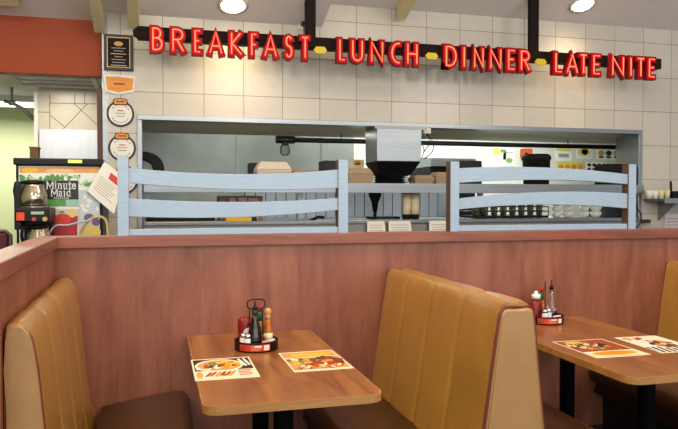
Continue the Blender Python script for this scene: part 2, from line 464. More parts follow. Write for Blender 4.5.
def bez(pts, n=4):
    """light corner rounding of a closed profile (Chaikin)"""
    for _ in range(2):
        out = []
        for i in range(len(pts)):
            a, b = Vector(pts[i]), Vector(pts[(i + 1) % len(pts)])
            out += [tuple(a * .8 + b * .2), tuple(a * .2 + b * .8)]
        pts = out
    return pts
PE = PY - .004
def piping(prof_pts, y, r=.006):
    return MB().tube([(x, y, z) for x, z in prof_pts], r, M_piping, 8)
# -- left bench
BZ = .30
pl = [(-.464, BZ), (-.275, BZ), (-.315, .46), (-.342, .72), (-.362, .93), (-.379, 1.03), (-.412, 1.066), (-.464, 1.052)]
pl = [(x + .002, z) for i, (x, z) in enumerate(pl)]
lb = thing('booth_bench', 'gold vinyl booth bench against the short left partition, brown seat', 'bench', (-.15, 2.75, 0))
plr = bez(pl)
backrest(plr, 2.19, PE, 4, 1.06).build('backrest', lb)
e = end_panel(plr, 2.18, M_vinyl2).build('end_panel', lb); e['label'] = 'pale tan flat end panel'
piping([(x_ + .002, z_) for x_, z_ in [(-.277, .31), (-.317, .46), (-.344, .72), (-.364, .93), (-.380, 1.02), (-.396, 1.042), (-.455, 1.046)]], 2.182).build('piping', lb)
seat_cushion(-.262, .15, 2.2, PE, .432, .485).build('seat', lb)
MB().box(-.43, .09, 2.2, PE - .01, 0, .299, M_kick).build('base', lb)
for ch in lb.children:
    if ch.name.split('.')[0] in ('backrest', 'end_panel', 'piping'):
        for v in ch.data.vertices: v.co.x += (.022 if v.co.x + lb.location.x < -.452 else .014) * max(0, (PY - (v.co.y + 2.75))) / 1.35
# -- middle and right double benches
def double_bench(cx, label, sf=.56):
    t = thing('booth_bench', label, 'bench', (cx, 2.8, 0))
    pm = [(cx - .19, BZ), (cx + .19, BZ), (cx + .132, .46), (cx + .108, .62), (cx + .078, .9), (cx + .066, 1.02), (cx + .045, 1.062), (cx, 1.05), (cx - .045, 1.062), (cx - .066, 1.02), (cx - .085, .9), (cx - .125, .62), (cx - .15, .46)]
    pr = bez(pm)
    y0 = 2.19
    backrest(pr, y0 + .01, PE, 4, 1.06).build('backrest', t)
    flat = [p if p[1] < 1.03 else (p[0], 1.03 + (p[1] - 1.03) * .3) for p in pr]
    e = end_panel(flat, y0, M_vinyl2).build('end_panel', t); e['label'] = 'pale tan flat end panel'
    piping([(cx - .188, .31), (cx - .152, .46), (cx - .127, .62), (cx - .087, .9), (cx - .068, 1.015), (cx - .05, 1.043), (cx, 1.04)], y0 + .002).build('piping', t)
    piping([(cx + .188, .31), (cx + .134, .46), (cx + .11, .62), (cx + .08, .9), (cx + .068, 1.015), (cx + .05, 1.043), (cx + .004, 1.04)], y0 + .002, .004).build('piping', t)
    seat_cushion(cx - .15, cx - sf, y0 + .03, PE, .432, .475).build('seat', t)
    seat_cushion(cx + .132, cx + .54, y0 + .03, PE, .432, .475).build('seat', t)
    MB().box(cx - .50, cx + .48, y0 + .06, PE - .01, 0, .299, M_kick).build('base', t)
    return t
double_bench(1.250, 'gold vinyl double booth bench between the two tables, maroon piped end')
double_bench(3.03, 'gold vinyl booth bench at the right edge beyond the second table', .60)

# -- tables
def table(x0, x1, label, y0=2.235):
    cx = (x0 + x1) / 2; t = thing('booth_table', label, 'table', (cx, 2.8, 0), 'booth tables')
    y1 = 3.448
    top = MB(); top.prism_z(rrect(x0 + .005, x1 - .005, y0 + .005, y1, .051, (1, 1, 0, 0)), .722, .75, M_table)
    tp = top.build('tabletop', t)
    eb = MB(); o = rrect(x0, x1, y0, y1 + .001, .056, (1, 1, 0, 0)); i = rrect(x0 + .005, x1 - .005, y0 + .005, y1, .051, (1, 1, 0, 0)); k = len(o)
    i = i[:k]
    n = eb.add([(x, y, .721) for x, y in o] + [(x, y, .7497) for x, y in o] + [(x, y, .721) for x, y in i] + [(x, y, .7497) for x, y in i])
    for a in range(k - 1 if False else k):
        b = (a + 1) % k
        if a == k - 2: continue
        eb.face([n + a, n + b, n + k + b, n + k + a], M_edge); eb.face([n + k + a, n + k + b, n + 3 * k + b, n + 3 * k + a], M_edge)
        eb.face([n + b, n + a, n + 2 * k + a, n + 2 * k + b], M_edge)
    e = eb.build('edge_band', tp, world=False)
    e.data.transform(__import__('mathutils').Matrix.Translation(-Vector(t['_o'])))
    for y in (2.50, 3.09):
        MB().lathe([(.038, .015), (.038, .71), (.09, .713), (.09, .7215)], (cx, y, 0), M_blackmetal, 20).build('column', t)
        MB().lathe([(.20, 0), (.20, .008), (.17, .016), (.05, .028)], (cx, y, 0), M_blackmetal, 28).build('base_plate', t)
    return t
table(.140, .766, 'brown wood laminate booth table at left between the left and middle benches')
table(1.735, 2.375, 'brown wood laminate booth table at right, partly cut off by the frame', 2.19)

# -- placemats : a printed sheet, flat shapes laid into the paper
INK = {k: mat('ink_' + k, v, .55) for k, v in dict(dark='2c2825', plate='efe6cf', brown='7c4a22', orange='d88a2c', red='b0301f', yellow='e6b93c', cream='e8dcbc', green='7d8a3a', white='f2ede2', tan='cf9a58', rust='9a4a20').items()}
def placemat(cx, cy, lx, ly, rz, shapes, label):
    mb = MB(); z = .7505
    mb.prism_z([(-lx / 2, -ly / 2), (lx / 2, -ly / 2), (lx / 2, ly / 2), (-lx / 2, ly / 2)], 0, .0008, INK['cream'])
    for i, (poly, c) in enumerate(shapes):
        h = .0009 + .000012 * i; n = mb.add([(x * lx, y * ly, h) for x, y in poly]); mb.face([n + j for j in range(len(poly))], INK[c])
    o = mb.build('paper_placemat'); o.location = (cx, cy, z); o.rotation_euler = (0, 0, rz)
    return tag(o, label, 'placemat', 'printed placemats on the booth tables')
def bx(x0, x1, y0, y1): return [(x0, y0), (x1, y0), (x1, y1), (x0, y1)]
rnd = random.Random(3)
def blobs(cx, cy, rx, ry, cols, n, s=.05):
    out = []
    for i in range(n):
        a = rnd.random() * 6.28; r = math.sqrt(rnd.random()); out.append((ell(cx + rx * r * math.cos(a), cy + ry * r * math.sin(a), s * (.6 + rnd.random()), s * (.5 + .6 * rnd.random()), 10, rnd.random() * 3), cols[i % len(cols)]))
    return out
s1 = [(bx(-.47, .47, -.10, .46), 'dark'), (ell(-.06, .14, .40, .30), 'plate'), (ell(-.06, .14, .35, .255), 'tan'), (ell(.08, .17, .22, .17), 'yellow')]
s1 += blobs(-.2, .13, .13, .15, ['brown', 'dark', 'orange', 'rust', 'white', 'green'], 26, .045) + blobs(.1, .14, .17, .15, ['orange', 'tan', 'rust', 'yellow', 'orange'], 24, .045)
s1 += [([(.27, .40), (.31, .42), (.40, .05), (.35, .03)], 'white'), ([(.36, .42), (.40, .43), (.46, .08), (.42, .06)], 'white'), (ell(-.42, 0, .03, .04), 'white')]
s1 += [(bx(-.47, .47, -.47, -.10), 'cream'), (ell(-.41, -.28, .05, .14), 'tan'), (ell(-.08, -.28, .27, .16), 'plate')]
s1 += [(ell(-.27 + .075 * i, -.27 + .015 * (i % 2), .028, .12, 14, R(-30)), ('rust', 'red', 'orange')[i % 3]) for i in range(6)] + blobs(-.1, -.33, .2, .05, ['tan', 'yellow', 'rust', 'brown'], 14, .03)
for i in range(4): s1.append((bx(.2, .42 - .03 * (i % 2), -.17 - i * .07, -.14 - i * .07), 'red'))
placemat(.256, 2.745, .245, .345, 0, s1, 'placemat with oval plate on dark ground, left on the left table')
s2 = [(bx(-.47, .47, .2, .46), 'tan'), (ell(.05, .33, .38, .09), 'yellow'), (bx(-.47, .47, -.46, .2), 'cream'), (bx(-.47, .47, -.42, .17), 'tan')]
s2 += blobs(-.28, .02, .17, .13, ['green', 'yellow', 'white', 'tan', 'brown'], 34, .045) + blobs(.2, -.08, .26, .22, ['dark', 'rust', 'brown', 'red', 'rust'], 60, .055) + blobs(.15, -.3, .25, .08, ['orange', 'plate', 'tan', 'red'], 26, .045) + blobs(-.28, -.3, .17, .1, ['tan', 'orange', 'cream', 'brown'], 26, .045) + [(ell(.2, -.08, .13, .06, 18, .3), 'orange'), (ell(-.1, -.2, .1, .05), 'rust')]
placemat(.636, 2.778, .245, .345, R(1), s2, 'placemat with mixed dishes and yellow band, right on the left table')
s3 = [(bx(-.47, .47, -.2, .47), 'rust')] + blobs(-.1, .15, .35, .22, ['dark', 'orange', 'brown', 'cream', 'rust', 'tan'], 80, .055) + [(ell(-.2, .36, .16, .07), 'yellow'), (bx(-.47, .47, -.47, -.18), 'cream'), (ell(0, -.32, .42, .12), 'yellow'), (ell(0, -.31, .36, .09), 'orange')]
placemat(1.945, 2.675, .275, .345, 0, s3, 'placemat with dark food photo and yellow band, left on the right table')
s4 = [(bx(-.47, .47, -.47, .47), 'plate'), (bx(-.47, .47, -.47, -.15), 'dark')] + [([(-.47 + i * .12, -.47), (-.42 + i * .12, -.47), (-.36 + i * .12, -.15), (-.41 + i * .12, -.15)], 'white') for i in range(7)]
s4 += [(ell(.05, .0, .33, .26), 'plate')] + blobs(.05, .0, .26, .2, ['rust', 'orange', 'tan', 'brown', 'dark'], 50, .05) + blobs(-.2, .36, .2, .07, ['orange', 'red', 'brown'], 8, .06)
placemat(2.268, 2.68, .235, .345, R(-2), s4, 'placemat with black and white stripes, right on the right table')

# -- condiment caddies
M_ketch = mat('ketchup_red', '7c1410', .3); M_cap = mat('white_cap', 'e9e6df', .4); M_lred = mat('label_red', 'cf2b2f', .5)
M_soy = mat('dark_syrup', '160a06', .15, coat=.5); M_gold = mat('hot_sauce', 'b3641e', .25); M_hred = mat('red_cap', 'b81f1c', .4); M_grn = mat('green_band', '1f5a35', .5)
M_wood = mat('wood_ball', 'c79a5c', .5); M_chrome = mat('chrome', 'c8c8c8', .18, metal=1); M_pink = mat('pink_packet', 'e79a9a', .6); M_salt = mat('salt', 'ecebe6', .8); M_lbl = mat('cream_label', 'e8d9b0', .6)
def caddy(x, y, label, ident):
    t = thing('condiment_caddy', label, 'caddy', (x, y, .75), 'condiment caddies')
    mb = MB(); r = .098
    mb.lathe([(r - .006, .0005), (r, .004), (r, .04), (r + .002, .044), (r - .004, .044), (r - .006, .038), (r - .006, .010), (.001, .010)], (x, y, .75), M_black, 36)
    mb.build('tray', t)
    lb = MB(); a0, a1 = R(215), R(300); n = 10
    for i in range(n):
        for (z0, z1, m, dr) in ((.008, .037, M_lred, .0012),):
            p = [(x + (r + dr) * math.cos(a), y + (r + dr) * math.sin(a)) for a in (a0 + (a1 - a0) * i / n, a0 + (a1 - a0) * (i + 1) / n)]
            k = lb.add([(p[0][0], p[0][1], .75 + z0), (p[1][0], p[1][1], .75 + z0), (p[1][0], p[1][1], .75 + z1), (p[0][0], p[0][1], .75 + z1)]); lb.face([k, k + 1, k + 2, k + 3], m)
    def strip(b0, b1, z0, z1, m):
        q = 4
        for i in range(q):
            p = [(x + (r + .0018) * math.cos(a), y + (r + .0018) * math.sin(a)) for a in (R(b0) + R(b1 - b0) * i / q, R(b0) + R(b1 - b0) * (i + 1) / q)]
            k = lb.add([(p[0][0], p[0][1], .75 + z0), (p[1][0], p[1][1], .75 + z0), (p[1][0], p[1][1], .75 + z1), (p[0][0], p[0][1], .75 + z1)]); lb.face([k, k + 1, k + 2, k + 3], m)
    strip(248, 256, .026, .032, INK['orange']); strip(257, 276, .026, .033, M_cap); strip(248, 276, .019, .022, INK['tan']); strip(248, 272, .013, .016, INK['tan'])
    strip(282, 297, .011, .034, INK['plate']); strip(218, 232, .012, .026, INK['brown'])
    lb.build('label_band', t)
    h = MB(); hc, hs = (1, 0) if ident == 0 else (math.cos(R(58)), math.sin(R(58))); pw_ = lambda q: math.copysign(abs(q) ** .65, q)
    h.tube([(x - .03 * hc, y - .03 * hs, .76), (x - .03 * hc, y - .03 * hs, .935)], .003, M_black); h.tube([(x + .03 * hc, y + .03 * hs, .76), (x + .03 * hc, y + .03 * hs, .935)], .003, M_black)
    loop = [(x + hc * .040 * pw_(math.cos(a)), y + hs * .040 * pw_(math.cos(a)), .953 + .022 * pw_(math.sin(a))) for a in [2 * math.pi * i / 28 for i in range(28)]]
    h.tube(loop, .003, M_black, 8, True); h.build('handle', t)
    return t
def ketchup(x, y, label, white_cap):
    t = thing('ketchup_bottle', label, 'bottle', (x, y, .76), 'ketchup bottles')
    MB().lathe([(.026, 0), (.031, .006), (.032, .03), (.031, .075), (.026, .095), (.015, .108)] if white_cap else [(.02, 0), (.028, .02), (.031, .05), (.033, .09), (.031, .11), (.02, .118)], (x, y, .7605), M_ketch, 24, sy=.75).build('body', t)
    if white_cap:
        MB().lathe([(.022, .1085), (.022, .130), (.010, .132), (.008, .146)], (x, y, .7605), M_cap, 18).build('cap', t)
    lab = MB(); pts = ell(x - .002 + .012, .815, .024, .024, 20)
    n = lab.add([(px, y - .0255, pz) for px, pz in pts]); lab.face([n + i for i in range(20)], M_cap)
    if not white_cap: lab.build('label', t)
    t.scale = (1.12,) * 3; return t
def cruet(x, y, label, dark=True):
    t = thing('cruet_bottle', label, 'bottle', (x, y, .76), 'pouring cruets')
    MB().lathe([(.028, 0), (.031, .004), (.031, .05), (.022, .09), (.012, .118), (.011, .135)] if dark else [(.022, 0), (.025, .004), (.025, .045), (.0245, .046)], (x, y, .7605), M_soy, 24).build('syrup', t)
    MB().lathe([(.0115, .1355), (.0125, .155)] if dark else [(.0255, .0465), (.024, .06), (.018, .09), (.012, .12), (.012, .150)], (x, y, .7605), M_glass if not dark else M_darksteel, 20).build('bottle_neck', t)
    MB().lathe([(.010, .1505 if not dark else .1555), (.009, .166), (.004, .172), (.0025, .196)], (x, y, .7605), M_black, 14).build('pourer', t)
    t.scale = (1.12,) * 3; return t
def hotsauce(x, y, label, pourer=False):
    t = thing('hot_sauce_bottle', label, 'bottle', (x, y, .76), 'hot sauce bottles')
    MB().lathe([(.016, 0), (.018, .004), (.018, .072), (.009, .098)], (x, y, .7605), M_gold if not pourer else M_ketch, 18).build('body', t)
    MB().lathe([(.0095, .0985), (.0095, .135)], (x, y, .7605), M_grn, 14).build('neck_band', t)
    MB().lathe([(.009, .1355), (.009, .155), (.006, .158)] if not pourer else [(.008, .1355), (.007, .16), (.003, .165), (.003, .19)], (x, y, .7605), M_hred if not pourer else M_black, 14).build('cap', t)
    t.scale = (1.12,) * 3; return t
def shaker(x, y, label):
    t = thing('salt_shaker', label, 'shaker', (x, y, .76), 'glass salt shakers')
    MB().lathe([(.014, 0), (.016, .004), (.014, .045), (.0135, .046)], (x, y, .7605), M_salt, 12, False).build('glass_body', t)
    MB().lathe([(.0145, .0465), (.0145, .056), (.009, .063)], (x, y, .7605), M_chrome, 16).build('lid', t)
    t.scale = (1.12,) * 3; return t
cx, cy = .432, 3.07
caddy(cx, cy, 'round black condiment caddy with red label on the left table', 0)
ketchup(cx - .045, cy + .022, 'dark red ketchup bottle with white label in the left caddy', False)
cruet(cx - .012, cy - .045, 'dark syrup cruet with black pourer at front of the left caddy')
hotsauce(cx + .022, cy + .035, 'small red capped hot sauce bottle in the left caddy')
t = thing('hot_sauce_bottle', 'hot sauce bottle with round wooden cap in the left caddy', 'bottle', (cx + .058, cy + .02, .76), 'hot sauce bottles')
MB().lathe([(.017, 0), (.0185, .004), (.0185, .06), (.011, .085), (.010, .104)], (cx + .058, cy + .02, .7605), M_gold, 18).build('body', t)
MB().lathe([(.0188, .018), (.0188, .05)], (cx + .058, cy + .02, .7605), M_lbl, 18).build('label', t)
MB().lathe([(.0105, .1045), (.011, .122, M_hred), (.008, .1225), (.013, .129), (.014, .137), (.011, .146), (.004, .15)], (cx + .058, cy + .02, .7605), M_wood, 16).build('cap', t); t.scale = (1.13,) * 3
shaker(cx - .062, cy - .035, 'glass salt shaker with chrome lid at left in the left caddy')
shaker(cx - .045, cy - .058, 'glass salt shaker beside the dark cruet, front of the left caddy')
def packet(x, y, rz, m, label):
    o = MB().box(-.026, .026, -.007, .007, 0, .034, m).box(-.027, .027, -.0075, -.006, .008, .012, M_cap).build('sugar_packet', bevel=.003)
    o.location = (x, y, .7602); o.rotation_euler = (R(-8), 0, rz); tag(o, label, 'sugar packets', 'sugar packets in the caddies')
packet(cx + .03, cy - .055, R(10), M_pink, 'pink sugar packets at front of the left caddy')
packet(cx + .062, cy - .03, R(40), M_cap, 'white sugar packets at right side of the left caddy')
dx, dy = 2.063, 3.315
caddy(dx, dy, 'round black condiment caddy with red label on the right table', 1)
ketchup(dx - .05, dy + .01, 'red ketchup bottle with white cap in the right caddy', True)
hotsauce(dx + .004, dy + .04, 'slim red capped hot sauce bottle with green band in the right caddy')
cruet(dx + .052, dy + .02, 'clear glass cruet half full of dark syrup in the right caddy', False)
shaker(dx - .03, dy - .048, 'glass salt shaker with chrome lid in front of the red bottle, right caddy')
shaker(dx + .002, dy - .03, 'chrome topped glass shaker at centre of the right caddy')
packet(dx + .045, dy - .05, R(18), M_cap, 'white sugar packets at front of the right caddy')

# -- ladder rails on the partition
M_postrefl = mat('post_side_reflection', '5d4636', .5)  # warm room reflection on the post sides, put into the colour as brown
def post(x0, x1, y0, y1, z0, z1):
    mb = MB().box(x0, x1, y0, y1, z0, z1, M_rail); k = mb.mi(M_postrefl); mb.m[3] = k; mb.m[5] = k; return mb
def rail(u, Yc, name, label, up, lo):
    """u = (x0,x1); up/lo = slats as top-left, top-mid, top-right, bottom-left, bottom-mid, bottom-right heights"""
    x0, x1 = u; t = thing('decorative_rail', label, 'rail', ((x0 + x1) / 2, Yc, 1.2505), 'rails on the partition'); pw = .052
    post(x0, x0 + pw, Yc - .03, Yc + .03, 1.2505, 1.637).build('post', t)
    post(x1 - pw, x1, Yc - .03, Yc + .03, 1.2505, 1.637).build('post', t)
    MB().box(x0 + pw, x1 - pw, Yc - .022, Yc + .022, 1.2505, 1.282, M_rail).build('bottom_rail', t, .002)
    for s in (up, lo):
        mb = MB(); n = 16; top = []; bot = []
        for i in range(n + 1):
            q = i / n; l = lambda a, b, c: a * (1 - q) * (1 - 2 * q) + b * 4 * q * (1 - q) + c * q * (2 * q - 1)
            x = x0 + pw + (x1 - x0 - 2 * pw) * q
            top.append((x, l(*s[:3]))); bot.append((x, l(*s[3:])))
        k = n + 1
        a = mb.add([(x, Yc - .02, z) for x, z in bot] + [(x, Yc - .02, z) for x, z in top] + [(x, Yc + .02, z) for x, z in bot] + [(x, Yc + .02, z) for x, z in top])
        for i in range(n):
            mb.face([a + i, a + i + 1, a + k + i + 1, a + k + i], M_rail); mb.face([a + 2 * k + i + 1, a + 2 * k + i, a + 3 * k + i, a + 3 * k + i + 1], M_rail)
            mb.face([a + k + i, a + k + i + 1, a + 3 * k + i + 1, a + 3 * k + i], M_rail); mb.face([a + i + 1, a + i, a + 2 * k + i, a + 2 * k + i + 1], M_rail)
        mb.build('slat', t, .002)
RY = PY + .05
zz = lambda u, v: at(u, v, RY - .02).z
rail((at(117.5, 200, RY - .03).x, at(348, 200, RY - .03).x), RY, 'l', 'pale blue grey rail with sagging slats, left of two on the partition',
     [zz(128, 167.8), zz(232, 174), zz(340, 169.5), zz(128, 183), zz(232, 189.3), zz(340, 188)],
     [zz(128, 198.3), zz(232, 202), zz(340, 198), zz(128, 216.6), zz(232, 217.2), zz(340, 210)])
rail((at(450.5, 200, RY - .03).x, at(636, 200, RY - .03).x), RY, 'r', 'pale blue grey rail with arched slats, right of two on the partition',
     [zz(460, 168.2), zz(545, 167.5), zz(627, 174.3), zz(460, 183), zz(545, 179.8), zz(627, 184.2)],
     [zz(460, 198.8), zz(545, 192), zz(627, 193.5), zz(460, 209.5), zz(545, 204.5), zz(627, 208.5)])

# ================================================================== THE SIGN
SY = 5.0
def arc(cx, cz, rx, rz, a0, a1, n=10): return [(cx + rx * math.cos(R(a0 + (a1 - a0) * i / n)), cz + rz * math.sin(R(a0 + (a1 - a0) * i / n))) for i in range(n + 1)]
G = {
 'B': [[(0, 0), (0, 1)], [(0, 1), (.35, 1)] + arc(.35, .77, .5, .23, 80, -80) + [(.3, .54), (0, .54)], [(.35, .54)] + arc(.45, .27, .55, .27, 80, -80) + [(.35, 0), (0, 0)]],
 'R': [[(0, 0), (0, 1)], [(0, 1), (.4, 1)] + arc(.45, .76, .5, .24, 80, -80) + [(.3, .52), (0, .52)], [(.4, .52), (1, 0)]],
 'E': [[(1, 1), (0, 1), (0, 0), (1, 0)], [(0, .52), (.8, .52)]],
 'A': [[(0, 0), (.5, 1), (1, 0)], [(.22, .32), (.78, .32)]],
 'K': [[(0, 0), (0, 1)], [(.9, 1), (.05, .5), (1, 0)]],
 'F': [[(1, 1), (0, 1), (0, 0)], [(0, .5), (.85, .5)]],
 'S': [arc(.5, .76, .45, .24, 30, 180, 8) + arc(.5, .76, .45, .24, 200, 270, 3)[:-1] + arc(.5, .26, .5, .26, 80, -150, 10)],
 'T': [[(0, 1), (1, 1)], [(.5, 1), (.5, 0)]],
 'L': [[(0, 1), (0, 0), (1, 0)]],
 'U': [[(0, 1), (0, .3)] + arc(.5, .3, .5, .3, 190, 350, 8) + [(1, .3), (1, 1)]],
 'N': [[(0, 0), (0, 1), (1, 0), (1, 1)]],
 'C': [arc(.95, .5, .95, .5, 80, 280, 12)],
 'H': [[(0, 0), (0, 1)], [(1, 0), (1, 1)], [(0, .5), (1, .5)]],
 'D': [[(0, 0), (0, 1), (.3, 1)] + arc(.35, .5, .65, .5, 80, -80, 10) + [(.3, 0), (0, 0)]],
 'I': [[(0, 0), (0, 1)]],
}
LET = [('B', 149.3, 165.6), ('R', 169.4, 186.7), ('E', 191.5, 203.4), ('A', 206.5, 225), ('K', 228, 244.6), ('F', 248.2, 259.3), ('A', 261.4, 279.4), ('S', 282.5, 294.8), ('T', 298.8, 311),
       ('L', 336.4, 347.4), ('U', 349.3, 365), ('N', 368.3, 385.2), ('C', 388.6, 401.5), ('H', 404.4, 419.4),
       ('D', 443, 458.4), ('I', 460.6, 466.9), ('N', 471.4, 485.4), ('N', 487.6, 503), ('E', 505.4, 516.6), ('R', 518.2, 531.6),
       ('L', 552.8, 563.5), ('A', 564.3, 579.6), ('T', 577.6, 588.6), ('E', 590.8, 601.8), ('N', 609.8, 625.4), ('I', 627.4, 633.6), ('T', 635, 645.8), ('E', 646.4, 656.5)]
FY = SY - .065
ZB, ZT = 2.508, 2.702
zt_l, zb_l = at(157, 24.3, FY).z, at(157, 53.2, FY).z
zt_r, zb_r = at(650, 57.0, FY).z, at(650, 80.0, FY).z
rx0, rx1 = at(137.5, 31, SY).x, at(660, 60, SY).x
sg = thing('neon_sign', 'long red neon letter sign hanging above the kitchen opening', 'sign', ((rx0 + rx1) / 2, SY, 2.5))
zt, zb = (zt_l + zt_r) / 2, (zb_l + zb_r) / 2
rz1 = zt - .002; rz0 = rz1 - .088
MB().box(rx0, rx1, SY - .02, SY + .06, rz0, rz1, M_raceway).build('raceway', sg, .004)
MB().prism_y([(rx0 - .03, rz0 + .03), (rx0 + .01, rz0), (rx0 + .01, rz1), (rx0 - .03, rz1 - .03)], SY - .03, SY + .05, M_raceway).build('end_cap', sg, .003)
for (u, right) in ((310, False), (533, True)):
    x = at(u, 20, SY).x; MB().box(x - .038, x + .038, SY - .03, SY + .02, rz0 + .01, ceil_z(SY - .03, right) + .0, M_raceway).build('hanger', sg, .003)
for (g, u0, u1) in LET:
    x0, x1 = at(u0, 50, FY).x, at(u1, 50, FY).x; sw = .050; hh = zt - zb
    f = lambda p: (x0 + sw / 2 + p[0] * max(0, (x1 - x0 - sw)) if g != 'I' else (x0 + x1) / 2, zb + sw / 2 + p[1] * (hh - sw))
    can = MB()
    for i, st in enumerate(G[g]):
        can.ribbon([f(p) for p in st], sw - .001 * i, FY + .0007 * i, SY - .0205 - .0007 * i, M_can)
    for i, st in enumerate(G[g]):
        can.ribbon([f(p) for p in st], sw - .015 - .001 * i, FY - .003 + .0007 * i, FY + .01 - .0007 * i, M_face)
    lo = can.build('letter_' + g.lower(), sg)
    lo.name = 'letter'
    nb = MB()
    for st in G[g]:
        q = [f(p) for p in st]; nb.tube([(x, FY - .010, z) for x, z in q], .0046, M_neon, 6)
    ne = nb.build('neon_tube', lo, world=False); ne.data.transform(__import__('mathutils').Matrix.Translation(-Vector(sg['_o'])))
for u, v in ((320.5, 50), (432, 56), (541, 62)):
    p = at(u, v, SY - .05); hx = .052 if u < 400 else .055
    b = MB().prism_y([(p.x - hx, p.z), (p.x - hx * .6, p.z - .026), (p.x + hx * .6, p.z - .026), (p.x + hx, p.z), (p.x + hx * .6, p.z + .026), (p.x - hx * .6, p.z + .026)], SY - .05, SY - .035, M_yellow).build('badge', sg, .002)
    MB().box(p.x - .006, p.x + .006, SY - .0345, SY - .0205, p.z + .005, p.z + .024, M_black).build('badge_clip', sg)
# power plug for the sign on the wall
p = at(302, 23, W)
ot = thing('power_outlet', 'white wall outlet with black plug behind the sign post', 'outlet', (p.x, W, p.z - .06))
MB().box(p.x - .04, p.x + .035, W - .012, W - .0005, p.z - .055, p.z + .055, M_white).build('plate', ot, .003)
MB().box(p.x - .012, p.x + .02, W - .06, W - .0125, p.z - .03, p.z + .03, M_black).build('plug', ot, .004)
MB().tube([(p.x + .004, W - .05, p.z - .03), (p.x + .004, W - .05, p.z - .09), (p.x - .002, W - .09, p.z - .13), (p.x - .002, W - .2, p.z - .16)], .004, M_black).build('cord', ot)

# recessed spot lights in the ceiling
def downlight(u, v, right, label):
    r = ray(u, v)
    # meet the sloped ceiling: z = ceil_z(Y)
    z0 = 2.985 if right else 2.80
    t = (z0 + W * SL - CAMZ) / (r.z + SL * r.y); P = Vector((r.x * t, r.y * t, CAMZ + r.z * t))
    e = bpy.data.objects.new('ceiling_light', None); C.objects.link(e); e.location = P; e.rotation_euler = (-math.atan(SL), 0, 0); e['_o'] = (0, 0, 0); tag(e, label, 'light', 'recessed ceiling lights')
    MB().lathe([(.115, -.012), (.115, -.0005), (.085, -.0005), (.080, -.014), (.115, -.012)], (0, 0, 0), M_white, 32).build('trim_ring', e)
    MB().lathe([(.078, -.020), (.079, -.001)], (0, 0, 0), M_lamp, 28).build('bulb', e)
    return P
DL = [downlight(233, 4.5, False, 'glowing recessed ceiling light above the breakfast letters'), downlight(582.5, 4, True, 'glowing recessed ceiling light above the late nite letters')]

# ================================================================== PLAQUES ON THE LEFT PIER
M_plaque = mat('plaque_black', '111010', .6, spec=.2); M_pframe = mat('plaque_frame', '2a1c14', .4); M_brass = mat('brass', 'b59a55', .35, metal=.7); M_lorange = mat('logo_orange', 'dd9634', .5); M_grey = mat('print_grey', '9b9890', .6); M_ring = mat('seal_navy', '25232b', .5)
x0, x1, z0, z1 = rect(104, 35, 133.3, 71, W)
pq = thing('wall_plaque', 'black framed plaque with gold border on the tiled pier', 'plaque', ((x0 + x1) / 2, W - .01, z0))
MB().box(x0, x1, W - .022, W - .001, z0, z1, M_pframe).build('frame', pq, .004)
cxp = (x0 + x1) / 2; hp = z1 - z0
b = MB(); b.box(x0 + .022, x1 - .022, W - .024, W - .0221, z0 + .022, z1 - .022, M_brass); b.box(x0 + .027, x1 - .027, W - .0252, W - .0241, z0 + .027, z1 - .027, M_plaque)
b.prism_y(ell(cxp, z1 - .07, .032, .017, 18), W - .0262, W - .0253, M_lorange)
for i, wd in enumerate((.05, .035, .055, .028, .05, .045, .055)):
    z = z1 - .105 - i * .021; b.box(cxp - wd, cxp + wd, W - .0262, W - .0253, z, z + .006, M_lorange if i == 2 else M_grey)
b.build('engraved_plate', pq)
# hexagonal orange award
A = lambda u, v: (at(u, v, W).x, at(u, v, W).z)
hx = thing('award_sign', 'orange shield shaped sign with white border under the black plaque', 'sign', (at(119, 85, W).x, W - .01, at(119, 95, W).z))
MB().prism_y([A(105.5, 92), A(119, 95), A(134, 92.2), A(135.5, 77), A(120, 75), A(103.5, 74.5)], W - .012, W - .001, M_paper).build('border', hx, .002)
b = MB(); b.prism_y([A(107.3, 90), A(119, 92.6), A(132.5, 90.2), A(133.8, 78.8), A(120, 77), A(105.8, 76.6)], W - .0132, W - .0121, M_lorange)
x0, _ = A(112, 84); x1, _ = A(127, 84)
for v, a, c_, m in ((79.6, 109, 131, INK['orange']), (84, 114, 125, INK['red']), (88.4, 110, 129, INK['orange'])):
    (xa, za), (xb, zb_) = A(a, v), A(c_, v + .4); b.box(xa, xb, W - .0142, W - .0133, za - .007, za + .007, m)
b.build('printed_face', hx)
